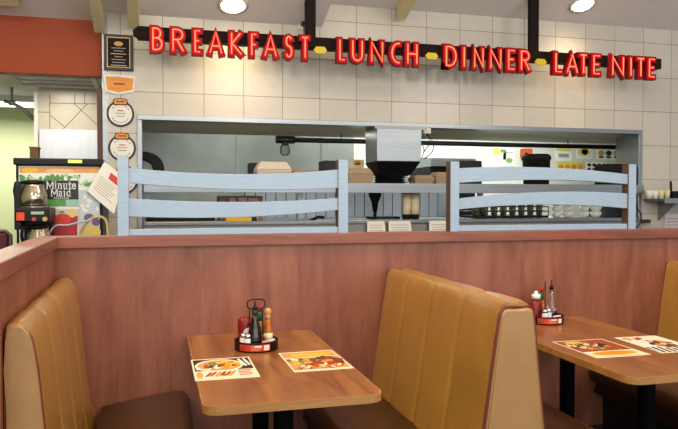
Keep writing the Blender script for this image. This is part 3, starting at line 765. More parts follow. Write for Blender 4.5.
# round seals
for i, (u, v, lab) in enumerate(((120.5, 113.8, 'round white seal with dark rim, topmost of the column on the pier'), (122.2, 148, 'round white seal with dark rim, middle of the column on the pier'), (124.2, 181, 'round white seal half hidden behind the left rail post'))):
    p = at(u, v, W); r_ = .098
    s = thing('round_seal', lab, 'seal', (p.x, W - .01, p.z - r_), 'round seals on the pier')
    MB().lathe([(r_, .001), (r_, .010)], (p.x, W, p.z), M_ring, 36, False, 'y').build('rim', s)
    f = MB(); f.lathe([(r_ - .015, .0101), (r_ - .015, .0115)], (p.x, W, p.z), M_paper, 36, False, 'y')
    for k in range(18):
        a = R(-150 + 120 * k / 17); a2 = R(30 + 120 * k / 17)
        if k % 3 == 2: continue
        for an in (a, a2):
            q = (p.x + .066 * math.cos(an), p.z + .066 * math.sin(an)); f.prism_y(ell(q[0], q[1], .005, .005, 6), W - .0125, W - .0116, M_grey)
    for k, wd in enumerate((.022, .036, .030)):
        z = p.z + .022 - k * .02; f.box(p.x - wd, p.x + wd, W - .0125, W - .0116, z - .004, z + .003, INK['red'] if k == 0 else M_grey)
    f.build('face', s)
    t = MB(); t.prism_y([(p.x - .048, p.z + .062), (p.x + .048, p.z + .062), (p.x + .054, p.z + .085), (p.x + .046, p.z + .108), (p.x, p.z + .114), (p.x - .046, p.z + .108), (p.x - .054, p.z + .085)], W - .0145, W - .0116, M_ring)
    t.prism_y([(p.x - .040, p.z + .07), (p.x + .040, p.z + .07), (p.x + .046, p.z + .086), (p.x + .040, p.z + .101), (p.x, p.z + .107), (p.x - .040, p.z + .101), (p.x - .046, p.z + .086)], W - .016, W - .0146, M_lorange)
    t.box(p.x - .03, p.x + .03, W - .0172, W - .0161, p.z + .082, p.z + .094, INK['red']); t.build('logo_tab', s)

# ================================================================== DRINK STATION (left)
JY = 4.72
jx0, jx1 = at(16, 200, JY).x, at(102.5, 200, JY).x
jz1 = at(60, 158.5, JY).z; CZ = .92
M_ctr = mat('counter_grey', '6b6660', .4)
ct = thing('service_counter', 'service counter behind the partition under the juice dispenser', 'counter', ((jx0 + jx1) / 2, 4.9, 0))
MB().box(jx0 - .06, jx1 + .12, 4.22, 5.28, CZ - .04, CZ, M_ctr).build('worktop', ct, .004)
MB().box(jx0 - .04, jx1 + .1, 4.27, 5.28, 0, CZ - .0405, M_cherry).build('cabinet', ct)
jm = thing('juice_dispenser', 'large juice dispenser with fruit picture front behind the partition corner', 'juice dispenser', ((jx0 + jx1) / 2, JY + .25, CZ))
MB().box(jx0, jx1, JY, JY + .52, CZ, jz1 - .001, M_black).build('body', jm, .008)
zt0 = at(60, 165.5, JY).z
tb = MB(); tb.box(jx0 - .01, jx1 + .008, JY - .03, JY + .3, zt0, jz1, M_black); lx0, lx1, lz0, lz1 = rect(68, 159.8, 82, 163, JY - .03)
tb.build('top_panel', jm, .008)
MB().box(lx0, lx1, JY - .032, JY - .0301, lz0, lz1, mat('lit_label', 'e8c766', .5, emit=.8)).build('lit_label', jm)
gx0, gx1 = at(19, 200, JY).x, at(99.5, 200, JY).x
gz1 = at(60, 166.5, JY).z; gz0 = CZ + .12
PW = mat('print_white', 'dfe3de', .35); P_or = mat('print_orange', 'd99a55', .4); P_lf = mat('print_leaf', '5b8a45', .4); P_lf2 = mat('print_leaf_pale', 'a5c39a', .4); P_red = mat('print_berry', 'a82432', .4); P_ap = mat('print_apple', 'c53a33', .4); P_ye = mat('print_pear', 'd8c163', .4); P_pl = mat('print_plum', '6a5a80', .4); P_bk = mat('print_black', '15191c', .35); P_gr = mat('print_green', '4f9442', .4); P_mint = mat('print_mint', '8fc0a5', .4); P_sky = mat('print_grey_blue', 'b9c6cf', .4)
g = MB(); g.box(gx0, gx1, JY - .004, JY - .0005, gz0, gz1, PW)
lay = [0]
def pr(poly, m):
    lay[0] += 1; y = JY - .0045 - .00005 * lay[0]
    n = g.add([(at(u, v, JY).x, y, at(u, v, JY).z) for u, v in poly]); g.face([n + i for i in reversed(range(len(poly)))], m)
def prr(u0, v0, u1, v1, m): pr([(u0, v0), (u1, v0), (u1, v1), (u0, v1)], m)
prr(19.5, 167, 99, 173, P_or); pr(ell(30, 170, 8, 2.8), INK['yellow']); pr(ell(60, 171, 14, 2.2), mat('print_peach', 'e8b98a', .4)); pr(ell(88, 170.5, 9, 2.6), P_or)
rl = random.Random(5)
for i in range(70):
    u = 22 + 76 * rl.random(); v = 177 + 5 * rl.random() + (4 if u > 80 else 0)
    pr(ell(u, v, 4.2, 1.9, 12, rl.random() * 3), (P_lf, P_lf2, P_gr, PW)[i % 4])
prr(79, 190, 99, 238, P_sky)
for i in range(8): pr(ell(82 + 16 * rl.random(), 196 + 16 * rl.random(), 2.2, 1.6, 10, rl.random() * 3), PW)
for i in range(5): pr(ell(88 + 9 * rl.random(), 186 + 8 * rl.random(), 3.2, 1.6, 10, rl.random() * 3), P_lf)
prr(44.5, 180.5, 78.5, 199.5, P_bk); prr(44.5, 199.6, 66, 206, P_gr); prr(66, 199.6, 78.5, 206, P_mint)
pr([(52, 209), (79, 209), (77, 240), (54, 240)], mat('print_glass', 'c9b9b4', .4)); pr([(53, 216), (78, 216), (77, 240), (54, 240)], P_red)
pr(ell(63, 219, 8, 5.5), P_ap); pr(ell(72.5, 213, 4, 4.5), P_ye); pr(ell(62, 212, 3, 1.2), P_lf)
pr(ell(89, 217.5, 5, 4), P_pl); pr(ell(96, 222, 4, 4), P_pl); pr(ell(92, 232, 9, 7), P_ye)
g.build('front_graphic', jm)
# lettering on the dispenser front : slab serif strokes
SER = {
 'M': (1.25, [[(.15, 0), (.15, 1)], [(.15, 1), (.62, .25), (1.1, 1)], [(1.1, 1), (1.1, 0)]], [(.15, 0), (1.1, 0), (.1, 1), (1.15, 1)]),
 'i': (.5, [[(.25, 0), (.25, .68)], [(.25, .9), (.25, .96)]], [(.25, 0), (.17, .68)]),
 'n': (.85, [[(.2, 0), (.2, .68)], [(.2, .5), (.35, .66), (.52, .66), (.64, .52), (.64, 0)]], [(.2, 0), (.64, 0), (.14, .68)]),
 'u': (.85, [[(.2, .68), (.2, .18), (.32, .03), (.5, .03), (.64, .18)], [(.64, .68), (.64, 0)]], [(.14, .68), (.58, .68), (.7, 0)]),
 't': (.55, [[(.26, .9), (.26, .12), (.36, .02), (.5, .06)], [(.08, .66), (.5, .66)]], []),
 'e': (.72, [[(.12, .36), (.6, .36), (.58, .55), (.45, .67), (.28, .66), (.13, .52), (.12, .2), (.28, .02), (.48, .02), (.6, .12)]], []),
 'a': (.74, [[(.14, .58), (.28, .67), (.46, .65), (.54, .52), (.54, 0)], [(.54, .38), (.28, .38), (.13, .25), (.16, .06), (.34, .02), (.54, .16)]], [(.6, 0)]),
 'd': (.82, [[(.62, 1), (.62, 0)], [(.62, .55), (.48, .66), (.28, .65), (.14, .48), (.14, .2), (.28, .02), (.48, .02), (.62, .14)]], [(.56, 1), (.68, 0)]),
 'P': (.8, [[(.15, 0), (.15, 1), (.6, 1), (.68, .76), (.6, .5), (.15, .5)]], []), 'R': (.85, [[(.15, 0), (.15, 1), (.6, 1), (.68, .76), (.6, .5), (.15, .5)], [(.4, .5), (.72, 0)]], []),
 'E': (.75, [[(.65, 1), (.15, 1), (.15, 0), (.65, 0)], [(.15, .5), (.55, .5)]], []), 'I': (.4, [[(.2, 0), (.2, 1)]], []), 'U': (.85, [[(.15, 1), (.15, .1), (.3, 0), (.55, 0), (.7, .1), (.7, 1)]], [])}
lt = MB()
def word(txt, u0, u1, vb, vt, thick, gap=0.04):
    tot = sum(SER[c][0] + gap for c in txt); a, b2 = at(u0, vb, JY), at(u1, vb, JY); sx = (b2.x - a.x) / tot
    hgt = at((u0 + u1) / 2, vt, JY).z - at((u0 + u1) / 2, vb, JY).z; x = a.x; zb0 = at((u0 + u1) / 2, vb, JY).z
    for c in txt:
        wd, st, sf = SER[c]
        for s2 in st: lt.ribbon([(x + q[0] * sx, zb0 + q[1] * hgt) for q in s2], thick, JY - .0125, JY - .0105, PW)
        for q in sf:
            xx, z = x + q[0] * sx, zb0 + q[1] * hgt; lt.box(xx - .15 * sx, xx + .15 * sx, JY - .0125, JY - .0105, z - thick * .35, z + thick * .35, PW)
        x += (wd + gap) * sx
word('Minute', 46.5, 76.5, 188.9, 181.3, .0062); word('Maid', 51, 71.5, 196.3, 188.9, .0062); word('PREMIUM', 54, 69.5, 198.9, 197.4, .002, .25)
lt.build('lettering', jm)

# paper pinned to the pier edge
A4 = [at(104.5, 161.5, JY - .035), at(124.5, 177, JY - .035), at(114, 214, JY - .035), at(87, 191, JY - .035)]
pp = MB(); n = pp.add([(q.x, JY - .035 - .004 * (i in (2, 3)), q.z) for i, q in enumerate(A4)] + [(q.x, JY - .0335 - .004 * (i in (2, 3)), q.z) for i, q in enumerate(A4)])
pp.face([n + 3, n + 2, n + 1, n], M_paper); pp.face([n + 4, n + 5, n + 6, n + 7], M_paper)
for i in range(4): pp.face([n + i, n + (i + 1) % 4, n + 4 + (i + 1) % 4, n + 4 + i], M_paper)
def onp(s, q, dy=-.0012):
    a = Vector(A4[0]).lerp(A4[1], s); b = Vector(A4[3]).lerp(A4[2], s); r_ = a.lerp(b, q); return (r_.x, JY - .035 - .004 * q + dy, r_.z)
def pq4(s0, q0, s1, q1, m):
    k = pp.add([onp(s0, q0), onp(s0, q1), onp(s1, q1), onp(s1, q0)]); pp.face([k, k + 1, k + 2, k + 3], m)
pq4(.42, .14, .82, .32, mat('notice_red', 'c8402e', .6))
for i in range(7): pq4(.12, .40 + i * .065, .85 - .08 * (i % 3), .418 + i * .065, mat('notice_line', 'aba69c', .7))
single(pp, 'paper_notice', 'tilted white paper notice with red logo taped to the edge of the juice dispenser', 'paper')

# splash board behind the dispenser
x0, x1, z0, z1 = rect(38, 130, 101, 159, AY - .03)
tb = single(MB().box(x0 + .01, x1 + .03, AY - .03, AY - .004, .9, z1, mat('brushed_panel', 'c3c8cc', .35, metal=.35, var=.06, vscale=(20, 1, 1))), 'splash_board', 'brushed steel splash board under the diamond tiles behind the dispenser', 'panel', bevel=.003)
x0, x1, z0, z1 = rect(31, 149, 39, 160, 5.15)
single(MB().box(x0, x1, 5.10, 5.20, jz1 - .0008, z1, mat('brown_carton', '6b5133', .7)).box(x0 - .004, x1 + .004, 5.095, 5.205, z1, z1 + .012, mat('brown_carton', '', .7) if False else MC['brown_carton']), 'carton', 'small brown carton peeking over the back of the juice dispenser', 'carton')

# coffee brewer
BY = 4.42
bx0, bx1 = at(16, 210, BY).x, at(49.5, 210, BY).x
bc = (bx0 + bx1) / 2
zw = at(33, 207.5, BY).z; zl = at(33, 222, BY).z
br_ = thing('coffee_brewer', 'black coffee brewer with orange switch in front of the juice dispenser', 'coffee maker', (bc, BY + .13, CZ))
MB().box(bx0, bx1, BY, BY + .26, zl, zw - .004, M_black).build('head', br_, .008)
MB().box(bx0 + .01, bx1 - .01, BY + .19, BY + .26, zl - .1669, zl, M_black).build('rear_column', br_)
MB().box(bx0, bx1, BY, BY + .26, CZ, zl - .167, M_black).build('warmer_base', br_, .006)
MB().lathe([(.085, 0), (.085, .010)], (bc - .005, BY + .12, zw - .004), M_steel, 28).build('hot_plate', br_)
MB().box(bx0 - .03, bx0 + .012, BY + .10, BY + .26, zl - .05, at(20, 183, BY).z, M_black).build('side_tower', br_, .006)
def brect(u0, v0, u1, v1, m, nm, th=.006, lab=None):
    x0, x1, z0, z1 = rect(u0, v0, u1, v1, BY); o = MB().box(x0, x1, BY - th, BY - .0003, z0, z1, m).build(nm, br_, .001)
    if lab: o['label'] = lab
brect(17, 212.5, 25, 220.5, mat('switch_orange', 'd8481c', .4), 'switch', .02, 'orange red rocker switch')
brect(31, 211.5, 44, 214.5, mat('sticker_green', '9fb79a', .5), 'sticker'); brect(32, 217.5, 36, 221, P_ap, 'emblem'); 
p = at(45, 219, BY); MB().lathe([(.014, .0003), (.014, .004)], (p.x, BY, p.z), M_brass, 18, False, 'y').build('dial', br_)
M_pot = mat('carafe_steel', 'b9aa98', .18, metal=.95)
def carafe(x, y, z, label, sc):
    t = thing('coffee_carafe', label, 'coffee pot', (x, y, z), 'coffee carafes')
    MB().lathe([(.066 * sc, .0005), (.080 * sc, .012 * sc), (.086 * sc, .055 * sc), (.078 * sc, .10 * sc), (.062 * sc, .135 * sc), (.060 * sc, .15 * sc)], (x, y, z), M_pot, 32).build('body', t)
    MB().lathe([(.063 * sc, .1502 * sc), (.066 * sc, .165 * sc), (.05 * sc, .172 * sc), (.012 * sc, .176 * sc)], (x, y, z), M_black, 28).build('lid', t)
    MB().tube([(x - .06 * sc, y - .01, z + .16 * sc), (x - .11 * sc, y - .01, z + .155 * sc), (x - .118 * sc, y - .01, z + .10 * sc), (x - .108 * sc, y - .01, z + .04 * sc)], .010, M_black).build('handle', t)
    MB().tube([(x + .03, y - .085 * sc, z + .04 * sc), (x + .033, y - .097 * sc, z + .04 * sc)], .009, M_black).build('spout_tap', t)
carafe(bc - .012, BY + .12, zw + .0065, 'steel coffee carafe with black lid on top of the brewer', .92)
carafe(bc + .02, BY + .10, zl - .1665, 'steel coffee carafe low under the brewer head', .85)
# plastic hose
hp = [at(u, v, 4.55) for u, v in ((62, 225), (72, 222), (84, 221), (96, 216), (104, 216), (108, 222), (109, 236), (109, 250))]
def smooth(pts, n=5):
    out = []
    for i in range(len(pts) - 1):
        p0 = pts[max(0, i - 1)]; p1 = pts[i]; p2 = pts[i + 1]; p3 = pts[min(len(pts) - 1, i + 2)]
        for k in range(n):
            t = k / n; out.append(.5 * ((2 * p1) + (p2 - p0) * t + (2 * p0 - 5 * p1 + 4 * p2 - p3) * t * t + (3 * p1 - p0 - 3 * p2 + p3) * t ** 3))
    return out + [pts[-1]]
single(MB().tube(smooth([at(78, 244, 4.6), at(83, 228, 4.6), at(91, 219, 4.6), at(101, 217, 4.6), at(107, 224, 4.6), at(108, 250, 4.6), Vector((at(108, 250, 4.6).x, 4.6, CZ + .01))]), .009, mat('tan_hose', 'bda678', .4)), 'hose', 'tan plastic hose arching in front of the dispenser', 'hose')
single(MB().tube(smooth([at(48, 236, 4.55), at(55, 226, 4.55), at(68, 225, 4.55), at(80, 222, 4.55), at(92, 220, 4.55)]), .006, mat('grey_hose', 'a9b0b5', .35)), 'hose', 'thin grey tube running from the brewer across the dispenser', 'hose')
# dark red chair back in the corridor, left edge
cy0 = 5.0; x0, x1, z0, z1 = rect(-22, 231, 10, 249, cy0)
rc = thing('dining_chair', 'dark red chair back with grey rim at the far left edge', 'chair', ((x0 + x1) / 2, cy0 + .2, 0))
mr = mat('chair_red', '5d1420', .45); mg = mat('chair_grey', '6f6a68', .4, metal=.5)
MB().box(x0 + .012, x1 - .012, cy0, cy0 + .05, z0 - .3, z1 - .012, mr).build('backrest', rc, .015, 3)
MB().tube([(x0, cy0 + .02, .0), (x0, cy0 + .02, z1 - .03), (x0 + .03, cy0 + .02, z1), (x1 - .03, cy0 + .02, z1), (x1, cy0 + .02, z1 - .03), (x1, cy0 + .02, 0)], .013, mg).build('back_frame', rc)
MB().box(x0 - .02, x1 + .02, cy0 + .03, cy0 + .43, .44, .5, mr).build('seat', rc, .015, 3)
for xx in (x0, x1): MB().tube([(xx, cy0 + .42, 0), (xx, cy0 + .41, .44)], .012, mg).build('leg', rc)
# corridor lamp and bracket
x0, x1, z0, z1 = rect(-40, 99, 37, 106, 7.2)
ls = thing('strip_lamp', 'white glowing strip lamp over the lime green wall', 'lamp', ((x0 + x1) / 2, 7.2, z0))
MB().box(x0, x1, 7.14, 7.26, z0, z1 - .03, M_tube).build('diffuser', ls, .01)
MB().box(x0 - .01, x1 + .01, 7.13, 7.27, z1 - .03, oz0 + .0695, M_white).build('housing', ls)
q = [at(u, v, 6.6) for u, v in ((4, 101), (12, 103), (22, 108), (37, 122))]
mbk = MB().tube(q, .016, M_steel2); 
bk = thing('ceiling_bracket', 'grey metal bracket arm hanging below the alcove ceiling', 'bracket', (q[1].x, 6.6, q[1].z))
mbk.build('arm', bk); MB().tube([(q[1].x, 6.6, q[1].z), (q[1].x, 6.6, oz0 + .0695)], .012, M_steel2).build('drop_rod', bk)
MB().lathe([(.03, -.02), (.03, .02)], (q[1].x, 6.6, q[1].z), M_steel2, 14).build('joint', bk)

# ================================================================== KITCHEN PASS
SHZ = 1.555; SF = W - .06                       # shelf
zsh0 = at(400, 193, SF).z; zsh1 = at(400, 183.3, SF).z
sh = thing('pass_shelf', 'long stainless pass shelf across the kitchen opening', 'shelf', ((OX0 + OX1) / 2, W + .15, zsh0))
MB().box(OX0 + .04, OX1 - .04, W - .055, W + .42, zsh1 - .02, zsh1, M_steel).build('shelf_board', sh)
MB().box(OX0 + .04, OX1 - .0, SF, W - .056, zsh0, zsh1, M_steel).build('front_lip', sh, .004)
czt = at(400, 219.5, W).z
pc = thing('pass_counter', 'stainless kitchen counter below the pass shelf', 'counter', ((OX0 + OX1) / 2, W + .4, 0))
MB().box(OX0 + .04, OX1 - .04, W - .08, W + .75, czt - .03, czt, M_steel).build('worktop', pc, .004)
MB().box(OX0 + .04, OX1 - .04, W - .06, W - .025, czt - .14, czt - .031, M_steel2).build('front_rail', pc)
MB().box(OX0 + .05, OX1 - .05, W + .15, W + .7, 0, czt - .031, M_steel2).build('cabinet', pc)
for u in (148, 300, 480, 628):
    x = at(u, 200, W + .3).x
    MB().box(x - .02, x + .02, W + .28, W + .32, czt, zsh1 - .0205, M_steel).build('upright', sh)
# corrugated steel panel seen under the shelf, farther back
x0, x1 = at(245, 205, W + .72).x, at(455, 205, W + .72).x
cp = MB(); nn = 22
for i in range(nn):
    xa = x0 + (x1 - x0) * i / nn; xb = x0 + (x1 - x0) * (i + 1) / nn
    cp.box(xa + .004, xb - .004, W + .705, W + .74, czt + .001, zsh1 - .06, mat('ribbed_steel', 'b4bfc8', .4, metal=.45))
cp.box(x0, x1, W + .725, W + .745, czt + .001, zsh1 - .05, M_darksteel)
single(cp, 'ribbed_panel', 'ribbed blue grey steel panel behind the pass counter', 'panel')

# hanging stainless hood
HY = W - .02; HYb = W + .26
pf = [at(u, v, HY) for u, v in ((375.5, 128), (420.5, 129), (416.5, 163), (374, 161.5))]
hx0, hx1 = pf[0].x, pf[1].x; hz0 = pf[3].z; hz1 = OZ - .031
hd = thing('exhaust_hood', 'hanging stainless steel box hood with dark tapered underside above the pass', 'hood', ((hx0 + hx1) / 2, W + .1, hz0 - .104))
MB().hexa([(hx0, HY - .04, hz0), (hx1 - .015, HY - .04, hz0), (hx1 - .015, HYb, hz0), (hx0, HYb, hz0)], [(hx0, HY - .04, hz1), (hx1, HY - .04, hz1), (hx1, HYb, hz1), (hx0, HYb, hz1)], M_steel).build('casing', hd, .006)
MB().hexa([(hx0 + .05, HY + .07, hz0 - .104), (hx1 - .06, HY + .07, hz0 - .104), (hx1 - .06, HYb - .03, hz0 - .104), (hx0 + .05, HYb - .03, hz0 - .104)], [(hx0, HY - .04, hz0 - .001), (hx1 - .015, HY - .04, hz0 - .001), (hx1 - .015, HYb, hz0 - .001), (hx0, HYb, hz0 - .001)], M_soft_black).build('tapered_bottom', hd)
MB().box(hx0 - .02, hx1 + .04, HY - .045, HY - .0405, hz1 - .025, hz1, M_steel2).build('top_flange', hd)
x0, x1, z0, z1 = rect(421, 128, 431, 133.5, HY)
jb = thing('junction_box', 'small white junction box with hanging black wires beside the hood', 'junction box', (x0, HY, z0))
MB().box(x0 + .02, x1, HY, HY + .06, z0, z1, M_white).build('housing', jb, .003)
for k, pts in enumerate((((424, 133), (421, 140), (424, 150), (422, 158), (427, 158)), ((427, 133), (430, 142), (424, 152), (421, 160)), ((425, 133), (433, 142), (432, 152), (425, 158)))):
    MB().tube(smooth([at(u, v, HY + .03 + .01 * k) for u, v in pts]), .004, M_black, 6).build('wire', jb)

# things on the shelf
SZ = zsh1 + .0005
def on_shelf(u0, u1, vt, Y, depth, m, name, label, cat, group=None, kind='box'):
    x0, x1 = at(u0, 180, Y).x, at(u1, 180, Y).x; z1 = at((u0 + u1) / 2, vt, Y).z; zb = SZ; h = z1 - zb
    mb = MB()
    if kind == 'clam':        # take-out box: tapered base, chamfered lid
        cx = (x0 + x1) / 2; w2 = (x1 - x0) / 2
        mb.hexa([(x0 + w2 * .1, Y + .02, zb), (x1 - w2 * .1, Y + .02, zb), (x1 - w2 * .1, Y + depth - .02, zb), (x0 + w2 * .1, Y + depth - .02, zb)], [(x0, Y, zb + h * .62), (x1, Y, zb + h * .62), (x1, Y + depth, zb + h * .62), (x0, Y + depth, zb + h * .62)], m)
        mb.hexa([(x0, Y, zb + h * .63), (x1, Y, zb + h * .63), (x1, Y + depth, zb + h * .63), (x0, Y + depth, zb + h * .63)], [(x0 + w2 * .25, Y + .03, z1), (x1 - w2 * .25, Y + .03, z1), (x1 - w2 * .25, Y + depth - .03, z1), (x0 + w2 * .25, Y + depth - .03, z1)], m)
    elif kind == 'tub':
        mb.lathe([((x1 - x0) * .43, 0), ((x1 - x0) * .47, h * .8), ((x1 - x0) * .5, h * .82), ((x1 - x0) * .5, h * .92), ((x1 - x0) * .42, h)], ((x0 + x1) / 2, Y + (x1 - x0) / 2, zb), m, 24)
    else:
        mb.box(x0, x1, Y, Y + depth, zb, z1, m)
    return single(mb, name, label, cat, group=group, bevel=.006 if kind != 'tub' else 0)
G1 = 'take-out boxes on the pass shelf'
# stacks: two boxes each where the photo shows a tall block
on_shelf(257, 292, 161.5, W + .02, .22, M_palebox, 'takeout_box', 'pale cardboard take-out box above the left rail, centre of the shelf', 'box', G1, 'clam')
on_shelf(292, 320, 170, W + .06, .2, M_kraft, 'takeout_box', 'low tan take-out box right of the pale box', 'box', G1, 'clam')
on_shelf(348.5, 374, 168, W + .0, .2, M_kraft, 'takeout_box', 'brown kraft take-out box at the left of the hood', 'box', G1, 'clam')
on_shelf(415, 435, 175, W + .02, .18, M_kraft, 'takeout_box', 'low kraft take-out box at the right of the hood', 'box', G1, 'clam')
on_shelf(436, 455, 172, W + .05, .18, M_kraft, 'takeout_box', 'kraft take-out box beside the right rail post', 'box', G1, 'clam')
on_shelf(250, 263, 162.5, W + .25, .16, M_black, 'storage_bin', 'black bin half hidden behind the pale take-out box', 'bin', 'black bins on the shelf')
on_shelf(324, 347, 160.5, W + .18, .2, M_black, 'storage_bin', 'black bin behind the right post of the left rail', 'bin', 'black bins on the shelf')
on_shelf(459, 482, 160.5, W + .1, .2, M_black, 'storage_bin', 'black bin at the left end of the right rail', 'bin', 'black bins on the shelf')
on_shelf(531, 557, 153.5, W + .06, .2, M_soft_black, 'lidded_tub', 'tall round black tub above the middle of the right rail', 'tub', None, 'tub')
on_shelf(608, 634, 164, W + .05, .2, M_soft_black, 'storage_bin', 'wide black bin at the right end of the shelf', 'bin', 'black bins on the shelf')
# stacked black plates under the hood
px0, px1 = at(377, 180, W).x, at(414, 180, W).x; pr_ = (px1 - px0) / 2
for i in range(4):
    z = SZ + .018 * i
    single(MB().lathe([(pr_ * .6, 0), (pr_ * .97, .012), (pr_, .0135), (pr_, .0172), (pr_ * .9, .0172)], ((px0 + px1) / 2, W + .15, z), M_black, 32), 'skillet_plate', ('lowest', 'second lowest', 'second highest', 'topmost')[i] + ' black round plate in the stack under the hood', 'plate', group='black plates stacked under the hood')
# small picture card
x0, x1, z0, z1 = rect(349, 160, 362, 172, W + .42)
cd = MB().box(x0, x1, W + .36, W + .375, SZ, z1, mat('card_cream', 'ded3ac', .6)); cd.prism_y(ell((x0 + x1) / 2, z0 + (z1 - z0) * .65, .03, .012, 14), W + .358, W + .3599, INK['brown']); cd.prism_y(ell((x0 + x1) / 2, z0 + (z1 - z0) * .82, .03, .010, 14), W + .3575, W + .3599, INK['orange'])
single(cd, 'picture_card', 'cream picture card of a burger standing behind the kraft box', 'card')

# black heat lamp pipe with cage lamp
HYp = W + .72
pa, pb = at(277, 140.2, HYp), at(626, 147, HYp)
zc = (pa.z + pb.z) / 2
hb = thing('heat_lamp_bar', 'long black pipe hanging under the pass soffit with a caged lamp at its left end', 'lamp bar', ((pa.x + pb.x) / 2, HYp, zc))
MB().tube([(pa.x, HYp, zc), (pb.x, HYp, zc)], .022, M_black, 12).build('pipe', hb)
MB().tube([(pa.x - .01, HYp, zc), (pa.x + .16, HYp, zc)], .034, M_black, 12).build('end_sleeve', hb)
for u in (341, 568):
    x = at(u, 140, HYp).x; MB().tube([(x, HYp, zc), (x, HYp, OZ - .031)], .008, M_steel).build('hanger', hb)
cg = MB(); x = at(285, 140, HYp).x
for k in range(8):
    a = k * math.pi / 4; cg.tube([(x + .022 * math.cos(a), HYp + .022 * math.sin(a), zc - .03), (x + .042 * math.cos(a), HYp + .042 * math.sin(a), zc - .07), (x + .042 * math.cos(a), HYp + .042 * math.sin(a), zc - .12), (x + .02 * math.cos(a), HYp + .02 * math.sin(a), zc - .14)], .004, M_darksteel, 5)
cg.lathe([(.03, -.05), (.03, -.02)], (x, HYp, zc), M_black, 12)
cg.build('lamp_cage', hb)
# dark curved machine arm at the far left of the opening
p = [at(u, v, W + .3) for u, v in ((143, 152), (150, 153), (158, 157), (162, 165), (163, 178))]
ph = thing('dispenser_arm', 'dark curved panel of a device at the left end of the pass shelf', 'dispenser', (p[-1].x, W + .3, SZ))
arcp = [(q.x, q.z) for q in smooth([at(u, v, W + .22) for u, v in ((141, 151), (150, 152.5), (159, 157), (164, 166), (164.5, 180))])] + [(q.x, q.z) for q in smooth([at(u, v, W + .22) for u, v in ((154, 180), (153, 170), (150, 163), (141, 159))])]
MB().prism_y(arcp[::-1], W + .22, W + .38, M_soft_black).build('curved_panel', ph, .006); MB().box(p[-1].x - .10, p[-1].x + .06, W + .2, W + .40, SZ + .001, SZ + .03, M_soft_black).build('base', ph, .008)

# ---- under the shelf, on the counter
CT = czt + .0005
def on_ctr(u0, u1, vt, Y, depth, m, name, label, cat, group=None, z=CT):
    x0, x1 = at(u0, 205, Y).x, at(u1, 205, Y).x; z1 = at((u0 + u1) / 2, vt, Y).z
    return single(MB().box(x0, x1, Y, Y + depth, z, z1, m), name, label, cat, group=group, bevel=.006)
# two pale bottles
for (u, lab) in ((406.5, 'clear bottle with cream label under the shelf, left of the pair'), (414.8, 'clear bottle with cream label under the shelf, right of the pair')):
    pp_ = at(u, 206, W + .1); h = zsh0 - CT + .0
    t = thing('sauce_bottle', lab, 'bottle', (pp_.x, W + .1, CT), 'pale bottles under the shelf')
    MB().lathe([(.032, 0), (.036, .006), (.036, .235), (.03, .245)], (pp_.x, W + .1, CT), M_soft_black, 22).build('body', t)
    MB().lathe([(.0366, .04), (.0366, .215)], (pp_.x, W + .1, CT), M_lbl, 22).build('label', t)
    MB().lathe([(.026, .2455), (.026, .258)], (pp_.x, W + .1, CT), M_black, 16).build('cap', t)
# black stand mixer like tool
p = at(375, 205, W + .25)
mx_ = thing('drink_mixer', 'black mixer with flat foot under the shelf left of the bottles', 'mixer', (p.x, W + .25, CT))
MB().lathe([(.018, .06), (.03, .14), (.055, .20), (.06, .255)], (p.x, W + .25, CT), M_soft_black, 20).build('head', mx_)
MB().lathe([(.014, .02), (.014, .0595)], (p.x, W + .25, CT), M_soft_black, 14).build('stem', mx_)
MB().box(p.x - .06, p.x + .20, W + .17, W + .33, CT, CT + .02, M_soft_black).build('foot', mx_, .004)
on_ctr(219, 263, 195.8, W + .25, .2, M_kraft, 'cardboard_box', 'open brown box holding pink paper under the left rail', 'box')
for i, (ua, ub, vt) in enumerate(((229, 236, 197.5), (238, 247, 197), (248, 258, 198))):
    x0, x1 = at(ua, 198, W + .2).x, at(ub, 198, W + .2).x
    single(MB().box(x0, x1, W + .2, W + .24, CT, at(240, vt, W + .2).z, mat('pink_paper', 'd9aea6', .7)), 'paper_bundle', ('leftmost', 'middle', 'rightmost')[i] + ' of the pink paper bundles in front of the brown box', 'paper', group='pink paper bundles', bevel=.004)
yb = MB(); x0, x1, z0, z1 = rect(226, 220.3, 257, 226.5, W - .085)
yb.box(x0, x1 - .04, W - .078, W - .03, CT, CT + .028, mat('wrap_yellow', 'dfae1e', .5)); yb.box(x1 - .04, x1, W - .078, W - .03, CT, CT + .03, M_black)
single(yb, 'wrap_box', 'long yellow and black box lying at the counter edge behind the left rail', 'box', bevel=.002)
p = at(248, 221, W)
single(MB().tube([at(310, 221, W + .02), at(318, 217, W + .02), at(324, 217.5, W + .02)], .012, M_soft_black), 'tongs', 'small dark tool lying on the counter behind the left rail', 'tool')
on_ctr(146, 215, 213, W + .15, .3, M_soft_black, 'sheet_pan', 'dark shallow tray on the counter under the left end of the shelf', 'tray')
